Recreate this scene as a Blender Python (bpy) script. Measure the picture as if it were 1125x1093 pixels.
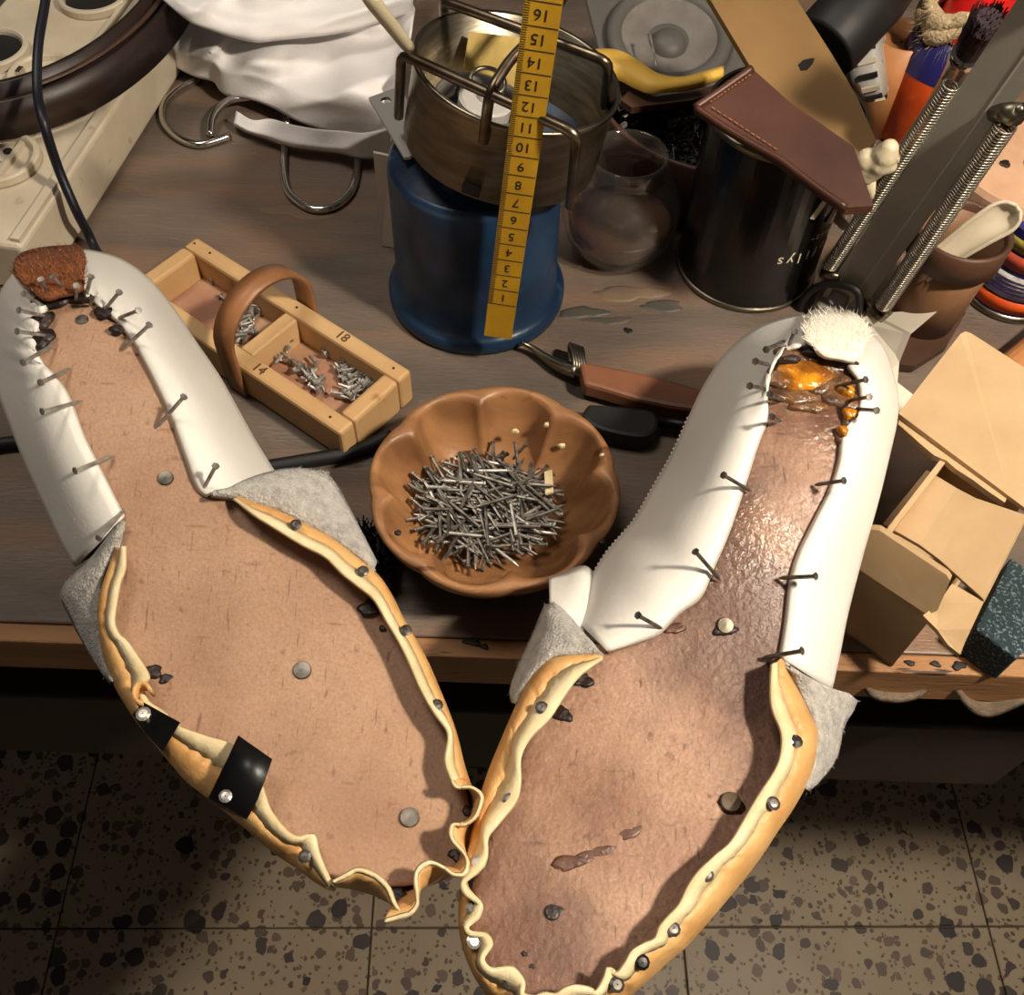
import bpy, bmesh, math, random
from mathutils import Vector, Matrix, noise
random.seed(11)
for o in list(bpy.data.objects): bpy.data.objects.remove(o)
SC = bpy.context.scene
COL = SC.collection
R = math.radians
# ------------------------------------------------------------------ camera, world, light, exposure
DESK = 0.75
EYE = Vector((0, 0, DESK + 0.39))
FPX, CX, CY = 1080.0, 562.5, 546.5
PITCH, ROLL = R(56), R(2.0)
fwd = Vector((0, math.cos(PITCH), -math.sin(PITCH)))
up0 = Vector((0, math.sin(PITCH), math.cos(PITCH)))
rt0 = Vector((1, 0, 0))
RT = rt0*math.cos(ROLL) + up0*math.sin(ROLL)
UP = -rt0*math.sin(ROLL) + up0*math.cos(ROLL)
cam = bpy.data.cameras.new('camera'); co = bpy.data.objects.new('camera', cam); COL.objects.link(co)
cam.sensor_fit = 'HORIZONTAL'; cam.sensor_width = 36; cam.lens = FPX/1125*36
cam.clip_start = 0.01
m = Matrix((RT, UP, -fwd)).transposed().to_4x4(); m.translation = EYE
co.matrix_world = m
SC.camera = co
SC.view_settings.view_transform = 'Standard'; SC.view_settings.look = 'None'
SC.view_settings.gamma = 1; SC.view_settings.use_curve_mapping = False
SC.view_settings.exposure = 0.0
w = bpy.data.worlds.new('World'); SC.world = w; w.use_nodes = True
w.node_tree.nodes['Background'].inputs[0].default_value = (1.0, 0.88, 0.76, 1)
w.node_tree.nodes['Background'].inputs[1].default_value = 0.055
LAMP = Vector((0.44, 0.055, DESK + 0.70))          # bulb of the desk lamp
LAMP_W = 30
def light(name, kind, loc, energy, color, size, target=None):
    l = bpy.data.lights.new(name, kind); l.energy = energy; l.color = color
    if kind == 'AREA': l.size = size
    else: l.shadow_soft_size = size
    o = bpy.data.objects.new(name, l); COL.objects.link(o); o.location = loc
    if target is not None:
        o.rotation_euler = (Vector(target)-Vector(loc)).to_track_quat('-Z', 'Y').to_euler()
    return o
light('ceiling_lamp', 'AREA', (-0.45, 0.55, 2.4), 10.5, (1, 0.90, 0.78), 0.5, (0.0, 0.45, 0.75))

# ------------------------------------------------------------------ helpers
def ray(px, py):
    d = fwd + RT*((px-CX)/FPX) - UP*((py-CY)/FPX)
    return d
LIFT = [0.0]
def lift(y):
    t = min(1, max(0, (y-0.115)/0.125)); return LIFT[0]*t*t*(3-2*t)
def P(px, py, h=0.0):
    """point of the place at height h above the bench seen along a photograph direction
    (on the shoes the sole climbs towards the heel by lift())"""
    d = ray(px, py); he = h
    for _ in range(12 if LIFT[0] else 1):
        t = (DESK + he - EYE.z)/d.z; q = EYE + d*t
        if LIFT[0]: he = h + lift(q.y)*min(1, max(0, h/0.08))
    return q
def Q(px, py, y):
    d = ray(px, py); return EYE + d*(y/d.y)
def lin(c):
    c = c/255.0
    return c/12.92 if c <= 0.04045 else ((c+0.055)/1.055)**2.4
def col(*rgb): return (lin(rgb[0]), lin(rgb[1]), lin(rgb[2]), 1)

def mat(name, c1, c2=None, scale=20, rough=0.6, metal=0, bump=0.0, bscale=None, coat=0, contrast=(0.35, 0.65),
        trans=0, ior=1.45, stretch=None, c3=None, c3scale=8, c3lim=(0.6, 0.7), rvar=0.0, detail=6, sheen=0):
    m = bpy.data.materials.new(name); m.use_nodes = True
    nt = m.node_tree; b = nt.nodes['Principled BSDF']
    N = nt.nodes.new; L = nt.links.new
    b.inputs['Roughness'].default_value = rough; b.inputs['Metallic'].default_value = metal
    b.inputs['Coat Weight'].default_value = coat; b.inputs['Coat Roughness'].default_value = 0.15
    b.inputs['Transmission Weight'].default_value = trans; b.inputs['IOR'].default_value = ior
    if sheen: b.inputs['Sheen Weight'].default_value = sheen
    b.inputs['Base Color'].default_value = c1
    tc = N('ShaderNodeTexCoord'); vec = tc.outputs['Object']
    if stretch:
        mp = N('ShaderNodeMapping'); mp.inputs['Scale'].default_value = stretch; L(vec, mp.inputs[0]); vec = mp.outputs[0]
    last = None
    if c2 is not None:
        n = N('ShaderNodeTexNoise'); n.inputs['Scale'].default_value = scale; n.inputs['Detail'].default_value = detail
        L(vec, n.inputs['Vector'])
        r = N('ShaderNodeMapRange'); r.inputs[1].default_value = contrast[0]; r.inputs[2].default_value = contrast[1]
        L(n.outputs['Fac'], r.inputs[0])
        x = N('ShaderNodeMix'); x.data_type = 'RGBA'; x.inputs[6].default_value = c1; x.inputs[7].default_value = c2
        L(r.outputs[0], x.inputs[0]); last = x.outputs[2]
        if c3 is not None:
            n3 = N('ShaderNodeTexNoise'); n3.inputs['Scale'].default_value = c3scale; n3.inputs['Detail'].default_value = 8
            n3.noise_dimensions = '4D'; n3.inputs['W'].default_value = 3.3
            L(vec, n3.inputs['Vector'])
            r3 = N('ShaderNodeMapRange'); r3.inputs[1].default_value = c3lim[0]; r3.inputs[2].default_value = c3lim[1]
            L(n3.outputs['Fac'], r3.inputs[0])
            x3 = N('ShaderNodeMix'); x3.data_type = 'RGBA'; x3.inputs[7].default_value = c3
            L(last, x3.inputs[6]); L(r3.outputs[0], x3.inputs[0]); last = x3.outputs[2]
        L(last, b.inputs['Base Color'])
        if rvar:
            rr = N('ShaderNodeMapRange'); rr.inputs[1].default_value = 0.3; rr.inputs[2].default_value = 0.7
            rr.inputs[3].default_value = max(0.02, rough-rvar); rr.inputs[4].default_value = min(1, rough+rvar)
            L(n.outputs['Fac'], rr.inputs[0]); L(rr.outputs[0], b.inputs['Roughness'])
    if bump:
        nb = N('ShaderNodeTexNoise'); nb.inputs['Scale'].default_value = bscale or scale*3; nb.inputs['Detail'].default_value = 5
        L(vec, nb.inputs['Vector'])
        bp = N('ShaderNodeBump'); bp.inputs['Strength'].default_value = bump; bp.inputs['Distance'].default_value = 0.002
        L(nb.outputs['Fac'], bp.inputs['Height']); L(bp.outputs[0], b.inputs['Normal'])
    return m

ORG = {}
def org_of(p):
    return ORG.get(p.name, Vector((0, 0, 0)))
def finish(name, me, material, parent=None, origin=None, smooth=False):
    """link a mesh given in world coordinates as ONE object; children share the origin of their thing"""
    o0 = org_of(parent) if parent is not None else (Vector(origin) if origin is not None else Vector((0, 0, 0)))
    me.transform(Matrix.Translation(-o0))
    if material: me.materials.append(material)
    if smooth:
        for p in me.polygons: p.use_smooth = True
    ob = bpy.data.objects.new(name, me); COL.objects.link(ob)
    if parent is not None: ob.parent = parent
    else: ob.location = o0
    ORG[ob.name] = o0
    return ob
def mesh(name, vf, material, parent=None, origin=None, smooth=False):
    v, f = vf
    me = bpy.data.meshes.new(name); me.from_pydata([tuple(x) for x in v], [], f); me.validate()
    bm = bmesh.new(); bm.from_mesh(me); bmesh.ops.recalc_face_normals(bm, faces=bm.faces); bm.to_mesh(me); bm.free()
    return finish(name, me, material, parent, origin, smooth)
def tag(o, label, cat, group=None, kind=None):
    if label: o['label'] = label
    if cat: o['category'] = cat
    if group: o['group'] = group
    if kind: o['kind'] = kind
    return o
def thing(name, label, cat, loc, group=None):
    o = bpy.data.objects.new(name, None); COL.objects.link(o); o.location = loc; o.empty_display_size = 0.02
    ORG[o.name] = Vector(loc); tag(o, label, cat, group)
    return o
def solid(o, t, off=0):
    md = o.modifiers.new('thickness', 'SOLIDIFY'); md.thickness = t; md.offset = off
    return o
def bevel(o, wd, seg=2):
    md = o.modifiers.new('bevel', 'BEVEL'); md.width = wd; md.segments = seg; md.limit_method = 'ANGLE'
    return o
def subsurf(o, n=1):
    md = o.modifiers.new('sub', 'SUBSURF'); md.levels = n; md.render_levels = n
    return o
def join(*vfs):
    V, F = [], []
    for v, f in vfs:
        k = len(V); V += list(v); F += [tuple(i+k for i in q) for q in f]
    return V, F
def frame(z, xhint=Vector((1, 0, 0))):
    z = Vector(z).normalized(); x = Vector(xhint) - z*z.dot(Vector(xhint))
    if x.length < 1e-4: x = Vector((0, 1, 0)) - z*z.y
    x.normalize(); return x, z.cross(x), z
def box(c, sx, sy, sz, X=(1, 0, 0), Y=(0, 1, 0), Z=(0, 0, 1)):
    c = Vector(c); X, Y, Z = Vector(X)*sx/2, Vector(Y)*sy/2, Vector(Z)*sz/2
    v = [c+X*a+Y*b+Z*d for d in (-1, 1) for a, b in ((-1, -1), (1, -1), (1, 1), (-1, 1))]
    return v, [(3, 2, 1, 0), (4, 5, 6, 7), (0, 1, 5, 4), (1, 2, 6, 5), (2, 3, 7, 6), (3, 0, 4, 7)]
def tube(pts, r, seg=8, caps=True, closed=False):
    pts = [Vector(p) for p in pts]; n = len(pts)
    rr = r if hasattr(r, '__len__') else [r]*n
    V, F = [], []; x = None
    for i, p in enumerate(pts):
        if closed: t = pts[(i+1) % n]-pts[i-1]
        else: t = pts[min(i+1, n-1)]-pts[max(i-1, 0)]
        if t.length < 1e-9: t = Vector((0, 0, 1))
        t.normalize()
        if x is None:
            x = t.orthogonal().normalized()
        x = x - t*t.dot(x)
        x = x.normalized() if x.length > 1e-6 else t.orthogonal().normalized()
        y = t.cross(x)
        for k in range(seg):
            a = 2*math.pi*k/seg
            V.append(p + (x*math.cos(a)+y*math.sin(a))*rr[i])
    m_ = n if closed else n-1
    for i in range(m_):
        j = (i+1) % n
        for k in range(seg):
            l = (k+1) % seg
            F.append((i*seg+k, i*seg+l, j*seg+l, j*seg+k))
    if caps and not closed:
        F.append(tuple(range(seg-1, -1, -1))); F.append(tuple((n-1)*seg+k for k in range(seg)))
    return V, F
def lathe(prof, c, axis=(0, 0, 1), seg=40, xh=(1, 0, 0), capb=False, capt=False):
    x, y, z = frame(axis, Vector(xh)); c = Vector(c); V, F = [], []
    for r, h in prof:
        for k in range(seg):
            a = 2*math.pi*k/seg
            V.append(c + x*math.cos(a)*r + y*math.sin(a)*r + z*h)
    for i in range(len(prof)-1):
        for k in range(seg):
            l = (k+1) % seg
            F.append((i*seg+k, i*seg+l, (i+1)*seg+l, (i+1)*seg+k))
    if capb: F.append(tuple(range(seg-1, -1, -1)))
    if capt: F.append(tuple((len(prof)-1)*seg+k for k in range(seg)))
    return V, F
def grid(rows, closed=False):
    n = len(rows[0]); V = [p for r in rows for p in r]; F = []
    for i in range(len(rows)-1):
        for k in range(n if closed else n-1):
            l = (k+1) % n
            F.append((i*n+k, i*n+l, (i+1)*n+l, (i+1)*n+k))
    return V, F
def prism(top, dz):
    """plate under a polygon of 3-D points, thickened along dz"""
    dz = Vector(dz); n = len(top)
    V = [Vector(p) for p in top] + [Vector(p)+dz for p in top]
    F = [tuple(range(n)), tuple(range(2*n-1, n-1, -1))] + [(i, i+n, (i+1) % n+n, (i+1) % n) for i in range(n)]
    return V, F
def resample(pts, n):
    pts = [Vector(p) for p in pts]; d = [0]
    for a, b in zip(pts, pts[1:]): d.append(d[-1]+(b-a).length)
    out = []; j = 0
    for i in range(n):
        s = d[-1]*i/(n-1)
        while j < len(d)-2 and d[j+1] < s: j += 1
        e = d[j+1]-d[j]
        out.append(pts[j].lerp(pts[j+1], (s-d[j])/e if e > 0 else 0))
    return out
def smoothline(pts, n):
    """Catmull-Rom through the points, n samples evenly spaced"""
    p = [Vector(q) for q in pts]; p = [p[0]*2-p[1]] + p + [p[-1]*2-p[-2]]; out = []
    for i in range(1, len(p)-2):
        for k in range(8):
            t = k/8
            a, b, c, d = p[i-1], p[i], p[i+1], p[i+2]
            out.append(0.5*((2*b)+(c-a)*t+(2*a-5*b+4*c-d)*t*t+(3*b-a-3*c+d)*t**3))
    out.append(p[-2])
    return resample(out, n)
def pxline(pts, n, sm=True):
    f = smoothline if sm else resample
    return f([Vector((a[0], a[1], a[2] if len(a) > 2 else 0)) for a in pts], n)
def U(p): return P(p[0], p[1], p[2])
def arc(c, r, a0, a1, n, x=(1, 0, 0), y=(0, 1, 0)):
    c, x, y = Vector(c), Vector(x), Vector(y)
    return [c+x*r*math.cos(a0+(a1-a0)*i/(n-1))+y*r*math.sin(a0+(a1-a0)*i/(n-1)) for i in range(n)]
def text_mesh(name, s, size, o, ex, ey, material, parent, depth=0.0002, align='CENTER'):
    cu = bpy.data.curves.new('txt', 'FONT'); cu.body = s; cu.size = size; cu.align_x = align; cu.align_y = 'CENTER'
    cu.extrude = depth; cu.resolution_u = 3
    t = bpy.data.objects.new('txt', cu); COL.objects.link(t)
    dg = bpy.context.evaluated_depsgraph_get(); dg.update()
    me = bpy.data.meshes.new_from_object(t.evaluated_get(dg)); bpy.data.objects.remove(t)
    ex, ey = Vector(ex).normalized(), Vector(ey).normalized(); ez = ex.cross(ey)
    M = Matrix((ex, ey, ez)).transposed().to_4x4(); M.translation = Vector(o)
    me.transform(M)
    return finish(name, me, material, parent)
def blob(c, rx, ry, hgt, n=28, jit=0.35, X=(1, 0, 0), Y=(0, 1, 0), seed=0):
    """low irregular dome with a wandering outline, for drops and stains"""
    rd = random.Random(seed); X, Y = Vector(X), Vector(Y); c = Vector(c); n = 28 if n > 8 else 10
    ph_ = [rd.uniform(0, 6.28) for _ in range(4)]; rows = []
    j = [1+jit*.5*(math.sin(2*a+ph_[0])*.6+math.sin(3*a+ph_[1])*.5+math.sin(5*a+ph_[2])*.3+math.sin(8*a+ph_[3])*.2) for a in [2*math.pi*k/n for k in range(n)]]
    for s, z in ((1.0, -0.0006), (0.97, hgt*0.4), (0.7, hgt*0.85), (0.3, hgt)):
        rows.append([c+X*math.cos(2*math.pi*k/n)*rx*s*j[k]+Y*math.sin(2*math.pi*k/n)*ry*s*j[k]+Vector((0, 0, z)) for k in range(n)])
    V, F = grid(rows, True); F.append(tuple(range(3*n, 4*n)))
    return V, F
def copy_to(src, loc, rot):
    c = src.copy(); COL.objects.link(c); c.location = loc; c.rotation_euler = rot
    return c

# ------------------------------------------------------------------ materials
M = {}
M['desk'] = mat('bench_wood', col(112, 97, 85), col(84, 74, 66), 6, 0.55, bump=0.25, bscale=120, stretch=(1, 5, 1),
                c3=col(126, 98, 78), c3scale=7, c3lim=(0.50, 0.70), rvar=0.15)
M['rail'] = mat('rail_wood', col(168, 122, 78), col(140, 98, 62), 9, 0.6, bump=0.3, bscale=90, stretch=(1, 8, 8),
                c3=col(60, 42, 30), c3scale=30, c3lim=(0.64, 0.68))
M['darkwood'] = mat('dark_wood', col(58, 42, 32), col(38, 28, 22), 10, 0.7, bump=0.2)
M['wleather'] = mat('white_leather', col(228, 224, 216), col(220, 215, 206), 14, 0.42, bump=0.06, bscale=500)
M['suede'] = mat('grey_suede', col(186, 180, 172), col(150, 145, 138), 300, 0.95, bump=0.8, bscale=900, sheen=0.3)
M['tan'] = mat('tan_lining', col(208, 164, 106), col(192, 142, 84), 60, 0.5, bump=0.2, bscale=400,
               c3=col(140, 94, 50), c3scale=40, c3lim=(0.62, 0.75))
M['cream'] = mat('cream_edge', col(226, 208, 168), col(205, 184, 140), 80, 0.75, bump=0.2, bscale=500)
def insole_mat(name, light_, dark_, spot, rough, wet):
    m = bpy.data.materials.new(name); m.use_nodes = True; nt = m.node_tree; b = nt.nodes['Principled BSDF']
    N, L = nt.nodes.new, nt.links.new
    pos = N('ShaderNodeTexCoord').outputs['Object']
    def noi(sc, det=6, w_=0.0, st=None):
        n = N('ShaderNodeTexNoise'); n.noise_dimensions = '4D'; n.inputs['W'].default_value = w_
        n.inputs['Scale'].default_value = sc; n.inputs['Detail'].default_value = det
        if st:
            mp = N('ShaderNodeMapping'); mp.inputs['Scale'].default_value = st; mp.inputs['Rotation'].default_value = (0, 0, 0.6)
            L(pos, mp.inputs[0]); L(mp.outputs[0], n.inputs['Vector'])
        else: L(pos, n.inputs['Vector'])
        return n.outputs['Fac']
    def rng(v, a, c, lo=0, hi=1):
        q = N('ShaderNodeMapRange'); q.inputs[1].default_value = a; q.inputs[2].default_value = c; q.inputs[3].default_value = lo; q.inputs[4].default_value = hi
        L(v, q.inputs[0]); return q.outputs[0]
    def mixc(f, a, c):
        x = N('ShaderNodeMix'); x.data_type = 'RGBA'; L(f, x.inputs[0])
        for s_, k in ((a, 6), (c, 7)):
            if isinstance(s_, tuple): x.inputs[k].default_value = s_
            else: L(s_, x.inputs[k])
        return x.outputs[2]
    c = mixc(rng(noi(22, 7), .36, .64), light_, dark_)
    c = mixc(rng(noi(900, 3, 1), .3, .7, 0, .38), c, spot)
    c = mixc(rng(noi(240, 4, 2), .62, .74, 0, .8), c, spot)
    c = mixc(rng(noi(110, 4, 4, (6, 1, 1)), .62, .70, 0, .75), c, spot)
    c = mixc(rng(noi(60, 5, 6, (1, 7, 1)), .64, .72, 0, .55), c, spot)
    if wet: c = mixc(rng(noi(17, 6, 7), .46, .62, 0, .85), c, spot)
    L(c, b.inputs['Base Color'])
    if wet:
        # wet with cement over the waist, dry towards the toe
        sep = N('ShaderNodeSeparateXYZ'); L(pos, sep.inputs[0])
        wetf = rng(sep.outputs[1], -.14, -.07)
        mu = N('ShaderNodeMath'); mu.operation = 'MULTIPLY'; L(wetf, mu.inputs[0]); L(rng(noi(30, 5, 8), .36, .58), mu.inputs[1])
        L(rng(mu.outputs[0], 0, 1, .60, .21), b.inputs['Roughness'])
    else: b.inputs['Roughness'].default_value = rough
    bp = N('ShaderNodeBump'); bp.inputs['Strength'].default_value = .75 if wet else .28; bp.inputs['Distance'].default_value = .0012
    L(noi(420 if wet else 700, 4, 1.5), bp.inputs['Height']); L(bp.outputs[0], b.inputs['Normal'])
    return m
M['insole'] = insole_mat('insole_board', col(182, 146, 118), col(158, 121, 94), col(112, 79, 59), .62, False)
M['insole_wet'] = insole_mat('glued_insole_board', col(184, 146, 120), col(136, 98, 76), col(86, 58, 46), .4, True)
M['dark_glue'] = mat('dark_shiny_glue', col(120, 84, 52), col(70, 48, 34), 160, 0.15, bump=0.8, bscale=260, coat=0.4)
M['steel'] = mat('nail_steel', col(190, 186, 178), col(140, 135, 128), 200, 0.38, metal=0.7)
M['steel_dark'] = mat('dark_nail_steel', col(132, 126, 117), col(80, 75, 69), 200, 0.38, metal=0.7)
M['black_steel'] = mat('blued_steel', col(46, 42, 40), col(22, 20, 20), 200, 0.4, metal=0.7)
M['spring'] = mat('spring_steel', col(168, 160, 146), None, rough=0.34, metal=0.9)
M['tackm'] = mat('dull_tack', col(104, 98, 92), col(60, 56, 52), 300, 0.4, metal=0.6)
M['chrome'] = mat('chrome', col(200, 196, 190), None, rough=0.18, metal=1)
M['brushed'] = mat('brushed_steel', col(150, 142, 126), col(112, 104, 90), 40, 0.34, metal=1, stretch=(1, 1, 6), bump=0.05)
M['wire'] = mat('support_wire', col(142, 128, 110), col(90, 76, 62), 60, 0.35, metal=1)
M['blue'] = mat('blue_enamel', col(26, 54, 82), col(18, 38, 62), 30, 0.35, bump=0.1, bscale=150, c3=col(70, 96, 120), c3scale=50, c3lim=(0.66, 0.74))
M['brass'] = mat('brass_plate', col(170, 148, 86), col(140, 118, 62), 40, 0.5, metal=0.5)
M['yellow_rule'] = mat('yellow_ruler', col(190, 146, 30), col(168, 124, 24), 40, 0.5)
M['print'] = mat('black_print', col(34, 28, 18), None, rough=0.7)
M['pencil'] = mat('pencil_marks', col(92, 66, 44), None, rough=0.8)
M['pine'] = mat('pine_wood', col(206, 170, 122), col(190, 150, 102), 14, 0.5, bump=0.1, bscale=80, stretch=(1, 1, 1),
                c3=col(140, 92, 50), c3scale=40, c3lim=(0.66, 0.72))
M['ply'] = mat('tray_floor_wood', col(180, 144, 112), col(158, 112, 88), 22, 0.6, bump=0.1, c3=col(112, 74, 50), c3scale=30, c3lim=(0.58, 0.7))
M['strap'] = mat('strap_leather', col(150, 102, 64), col(126, 84, 52), 50, 0.45, bump=0.1)
M['bowl'] = mat('bowl_wood', col(160, 114, 74), col(118, 80, 50), 14, 0.4, bump=0.12, bscale=90, stretch=(1, 6, 2),
                c3=col(96, 56, 32), c3scale=45, c3lim=(0.66, 0.72))
M['card'] = mat('cardboard', col(188, 158, 120), col(176, 146, 108), 30, 0.85, bump=0.1, bscale=200)
M['blackcan'] = mat('black_paint', col(16, 15, 15), None, rough=0.22, coat=0.3)
M['rubber'] = mat('black_rubber', col(24, 22, 22), None, rough=0.55)
M['cable'] = mat('cable_rubber', col(22, 22, 32), None, rough=0.45)
M['plasticw'] = mat('ivory_plastic', col(206, 194, 172), col(192, 178, 154), 30, 0.42, c3=col(140, 124, 100), c3scale=60, c3lim=(0.66, 0.75))
M['beltl'] = mat('dark_belt_leather', col(48, 32, 26), col(34, 24, 20), 30, 0.45)
M['cloth'] = mat('white_cloth', col(238, 234, 232), col(228, 223, 221), 20, 0.9, bump=0.15, bscale=700)
M['speaker'] = mat('speaker_grey', col(128, 122, 116), col(108, 103, 98), 60, 0.6)
M['speaker_dark'] = mat('speaker_surround', col(92, 88, 84), None, rough=0.5)
M['yellow'] = mat('yellow_leather', col(255, 204, 92), None, rough=0.5)
M['khaki'] = mat('khaki_board', col(146, 112, 66), col(126, 96, 56), 18, 0.6)
M['sheath'] = mat('oxblood_leather', col(82, 46, 32), col(56, 31, 22), 18, 0.42, bump=0.1)
M['thread'] = mat('seam_thread', col(150, 96, 66), None, rough=0.8)
M['greypaint'] = mat('grey_paint', col(152, 149, 140), col(142, 139, 130), 30, 0.42)
M['creamplastic'] = mat('cream_plastic', col(206, 192, 160), None, rough=0.35)
M['red'] = mat('red_plastic', col(206, 32, 30), None, rough=0.3)
M['navy'] = mat('navy_label', col(38, 36, 96), col(60, 58, 120), 80, 0.35, contrast=(0.55, 0.7))
M['orange'] = mat('orange_label', col(222, 92, 30), col(196, 70, 24), 60, 0.4)
M['orange2'] = mat('orange_leather', col(186, 126, 78), None, rough=0.5)
M['rope'] = mat('cream_tow', col(206, 184, 148), col(170, 146, 110), 200, 0.95, bump=0.8, bscale=600)
M['bristle'] = mat('dark_bristle', col(58, 36, 40), col(30, 20, 26), 300, 0.7)
M['cork'] = mat('pale_wood', col(200, 160, 130), col(184, 142, 112), 40, 0.7)
M['brown'] = mat('brown_leather', col(84, 56, 40), col(58, 40, 30), 20, 0.5)
M['leatherlight'] = mat('tan_leather', col(136, 98, 66), col(100, 70, 48), 20, 0.55)
M['paper'] = mat('white_paper', col(214, 204, 186), None, rough=0.8)
M['teal'] = mat('grit_teal', col(34, 50, 56), col(104, 124, 126), 800, 0.8, bump=0.6, bscale=1500, contrast=(0.55, 0.66), detail=2)
M['greyflesh'] = mat('grey_felt', col(120, 104, 86), col(92, 78, 64), 60, 0.95, bump=0.5, bscale=400)
M['tape'] = mat('black_tape', col(14, 14, 15), None, rough=0.4)
M['amber'] = mat('amber_glue', col(214, 138, 26), col(120, 70, 20), 120, 0.12, bump=0.8, bscale=180, coat=0.5)
M['stain'] = mat('dark_glue_stain', col(48, 32, 26), col(26, 20, 20), 120, 0.4, bump=0.5, bscale=300)
M['fur'] = mat('brown_fur', col(134, 78, 42), col(92, 50, 28), 200, 0.9, bump=0.3, bscale=700)
M['fur_tips'] = mat('fur_tips', col(156, 96, 56), col(108, 58, 32), 300, .9)
M['whitefur'] = mat('white_fluff', col(232, 224, 208), None, rough=0.95)
M['glue_brown'] = mat('dried_brown_glue', col(92, 62, 42), col(62, 40, 26), 30, 0.35)
M['lightgrey'] = mat('light_grey', col(176, 172, 166), None, rough=0.4)
def glass():
    """thin clear glass: see-through face on, mirror-like at grazing angles"""
    m = bpy.data.materials.new('clear_glass'); m.use_nodes = True; nt = m.node_tree; N, L = nt.nodes.new, nt.links.new
    nt.nodes.remove(nt.nodes['Principled BSDF'])
    t = N('ShaderNodeBsdfTransparent'); t.inputs[0].default_value = (.90, .89, .87, 1)
    g = N('ShaderNodeBsdfGlossy'); g.inputs['Roughness'].default_value = .07; g.inputs[0].default_value = (.95, .93, .9, 1)
    d = N('ShaderNodeBsdfDiffuse'); d.inputs[0].default_value = (.5, .46, .42, 1)
    fz = N('ShaderNodeLayerWeight'); fz.inputs[0].default_value = .22
    mp = N('ShaderNodeMapRange'); mp.inputs[3].default_value = .03; mp.inputs[4].default_value = .5; L(fz.outputs['Facing'], mp.inputs[0])
    a = N('ShaderNodeMixShader'); a.inputs[0].default_value = .05; L(t.outputs[0], a.inputs[1]); L(d.outputs[0], a.inputs[2])
    x = N('ShaderNodeMixShader'); L(mp.outputs[0], x.inputs[0]); L(a.outputs[0], x.inputs[1]); L(g.outputs[0], x.inputs[2])
    L(x.outputs[0], nt.nodes['Material Output'].inputs[0]); return m
M['glass'] = glass()
def terrazzo():
    m = bpy.data.materials.new('terrazzo'); m.use_nodes = True; nt = m.node_tree; b = nt.nodes['Principled BSDF']
    N, L = nt.nodes.new, nt.links.new
    tc = N('ShaderNodeTexCoord'); pos = tc.outputs['Object']
    dn = N('ShaderNodeTexNoise'); dn.inputs['Scale'].default_value = 60; L(pos, dn.inputs['Vector'])
    ad = N('ShaderNodeVectorMath'); ad.operation = 'MULTIPLY_ADD'; ad.inputs[1].default_value = (0.012,)*3
    L(dn.outputs['Color'], ad.inputs[0]); L(pos, ad.inputs[2])
    base = N('ShaderNodeTexNoise'); base.inputs['Scale'].default_value = 14; base.inputs['Detail'].default_value = 6; L(pos, base.inputs['Vector'])
    mx = N('ShaderNodeMix'); mx.data_type = 'RGBA'; mx.inputs[6].default_value = col(182, 164, 138); mx.inputs[7].default_value = col(156, 138, 114)
    L(base.outputs['Fac'], mx.inputs[0]); cur = mx.outputs[2]
    for sc, dens, rad, ca, cb in ((150, 0.38, 0.34, col(128, 108, 84), col(96, 80, 66)), (62, 0.50, 0.37, col(128, 106, 92), col(84, 72, 68)), (38, 0.70, 0.40, col(88, 76, 72), col(52, 48, 50))):
        v = N('ShaderNodeTexVoronoi'); v.inputs['Scale'].default_value = sc; L(ad.outputs[0], v.inputs['Vector'])
        sp = N('ShaderNodeSeparateColor'); L(v.outputs['Color'], sp.inputs[0])
        g = N('ShaderNodeMath'); g.operation = 'GREATER_THAN'; g.inputs[1].default_value = dens; L(sp.outputs[0], g.inputs[0])
        rr = N('ShaderNodeMath'); rr.operation = 'MULTIPLY_ADD'; rr.inputs[1].default_value = 0.22; rr.inputs[2].default_value = rad-0.1; L(sp.outputs[2], rr.inputs[0])
        l = N('ShaderNodeMath'); l.operation = 'LESS_THAN'; L(v.outputs['Distance'], l.inputs[0]); L(rr.outputs[0], l.inputs[1])
        a = N('ShaderNodeMath'); a.operation = 'MULTIPLY'; L(g.outputs[0], a.inputs[0]); L(l.outputs[0], a.inputs[1])
        c = N('ShaderNodeMix'); c.data_type = 'RGBA'; c.inputs[6].default_value = ca; c.inputs[7].default_value = cb; L(sp.outputs[1], c.inputs[0])
        x = N('ShaderNodeMix'); x.data_type = 'RGBA'; L(a.outputs[0], x.inputs[0]); L(cur, x.inputs[6]); L(c.outputs[2], x.inputs[7]); cur = x.outputs[2]
    L(cur, b.inputs['Base Color']); b.inputs['Roughness'].default_value = 0.45
    return m
M['terrazzo'] = terrazzo()
M['grout'] = mat('grout', col(96, 84, 70), None, rough=0.9)

# ------------------------------------------------------------------ the setting: floor with terrazzo tiles
fl = mesh('floor', box((0, 0.6, -0.012), 3.4, 3.4, 0.02), M['grout'])
fl['kind'] = 'structure'
tyaw = R(2.0); tx, ty = Vector((math.cos(tyaw), math.sin(tyaw), 0)), Vector((-math.sin(tyaw), math.cos(tyaw), 0))
corner = P(1085, 1018, -DESK); TS = 0.335
tile_me = None
for i in range(-5, 4):
    for j in range(-2, 5):
        c = corner + tx*TS*(i+0.5) + ty*TS*(j+0.5)
        t = mesh('tile', box((c.x, c.y, -0.001), TS-0.002, TS-0.002, 0.006, tx, ty), M['terrazzo'], fl)
        if abs(i) < 3: bevel(t, 0.0008, 1)

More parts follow.
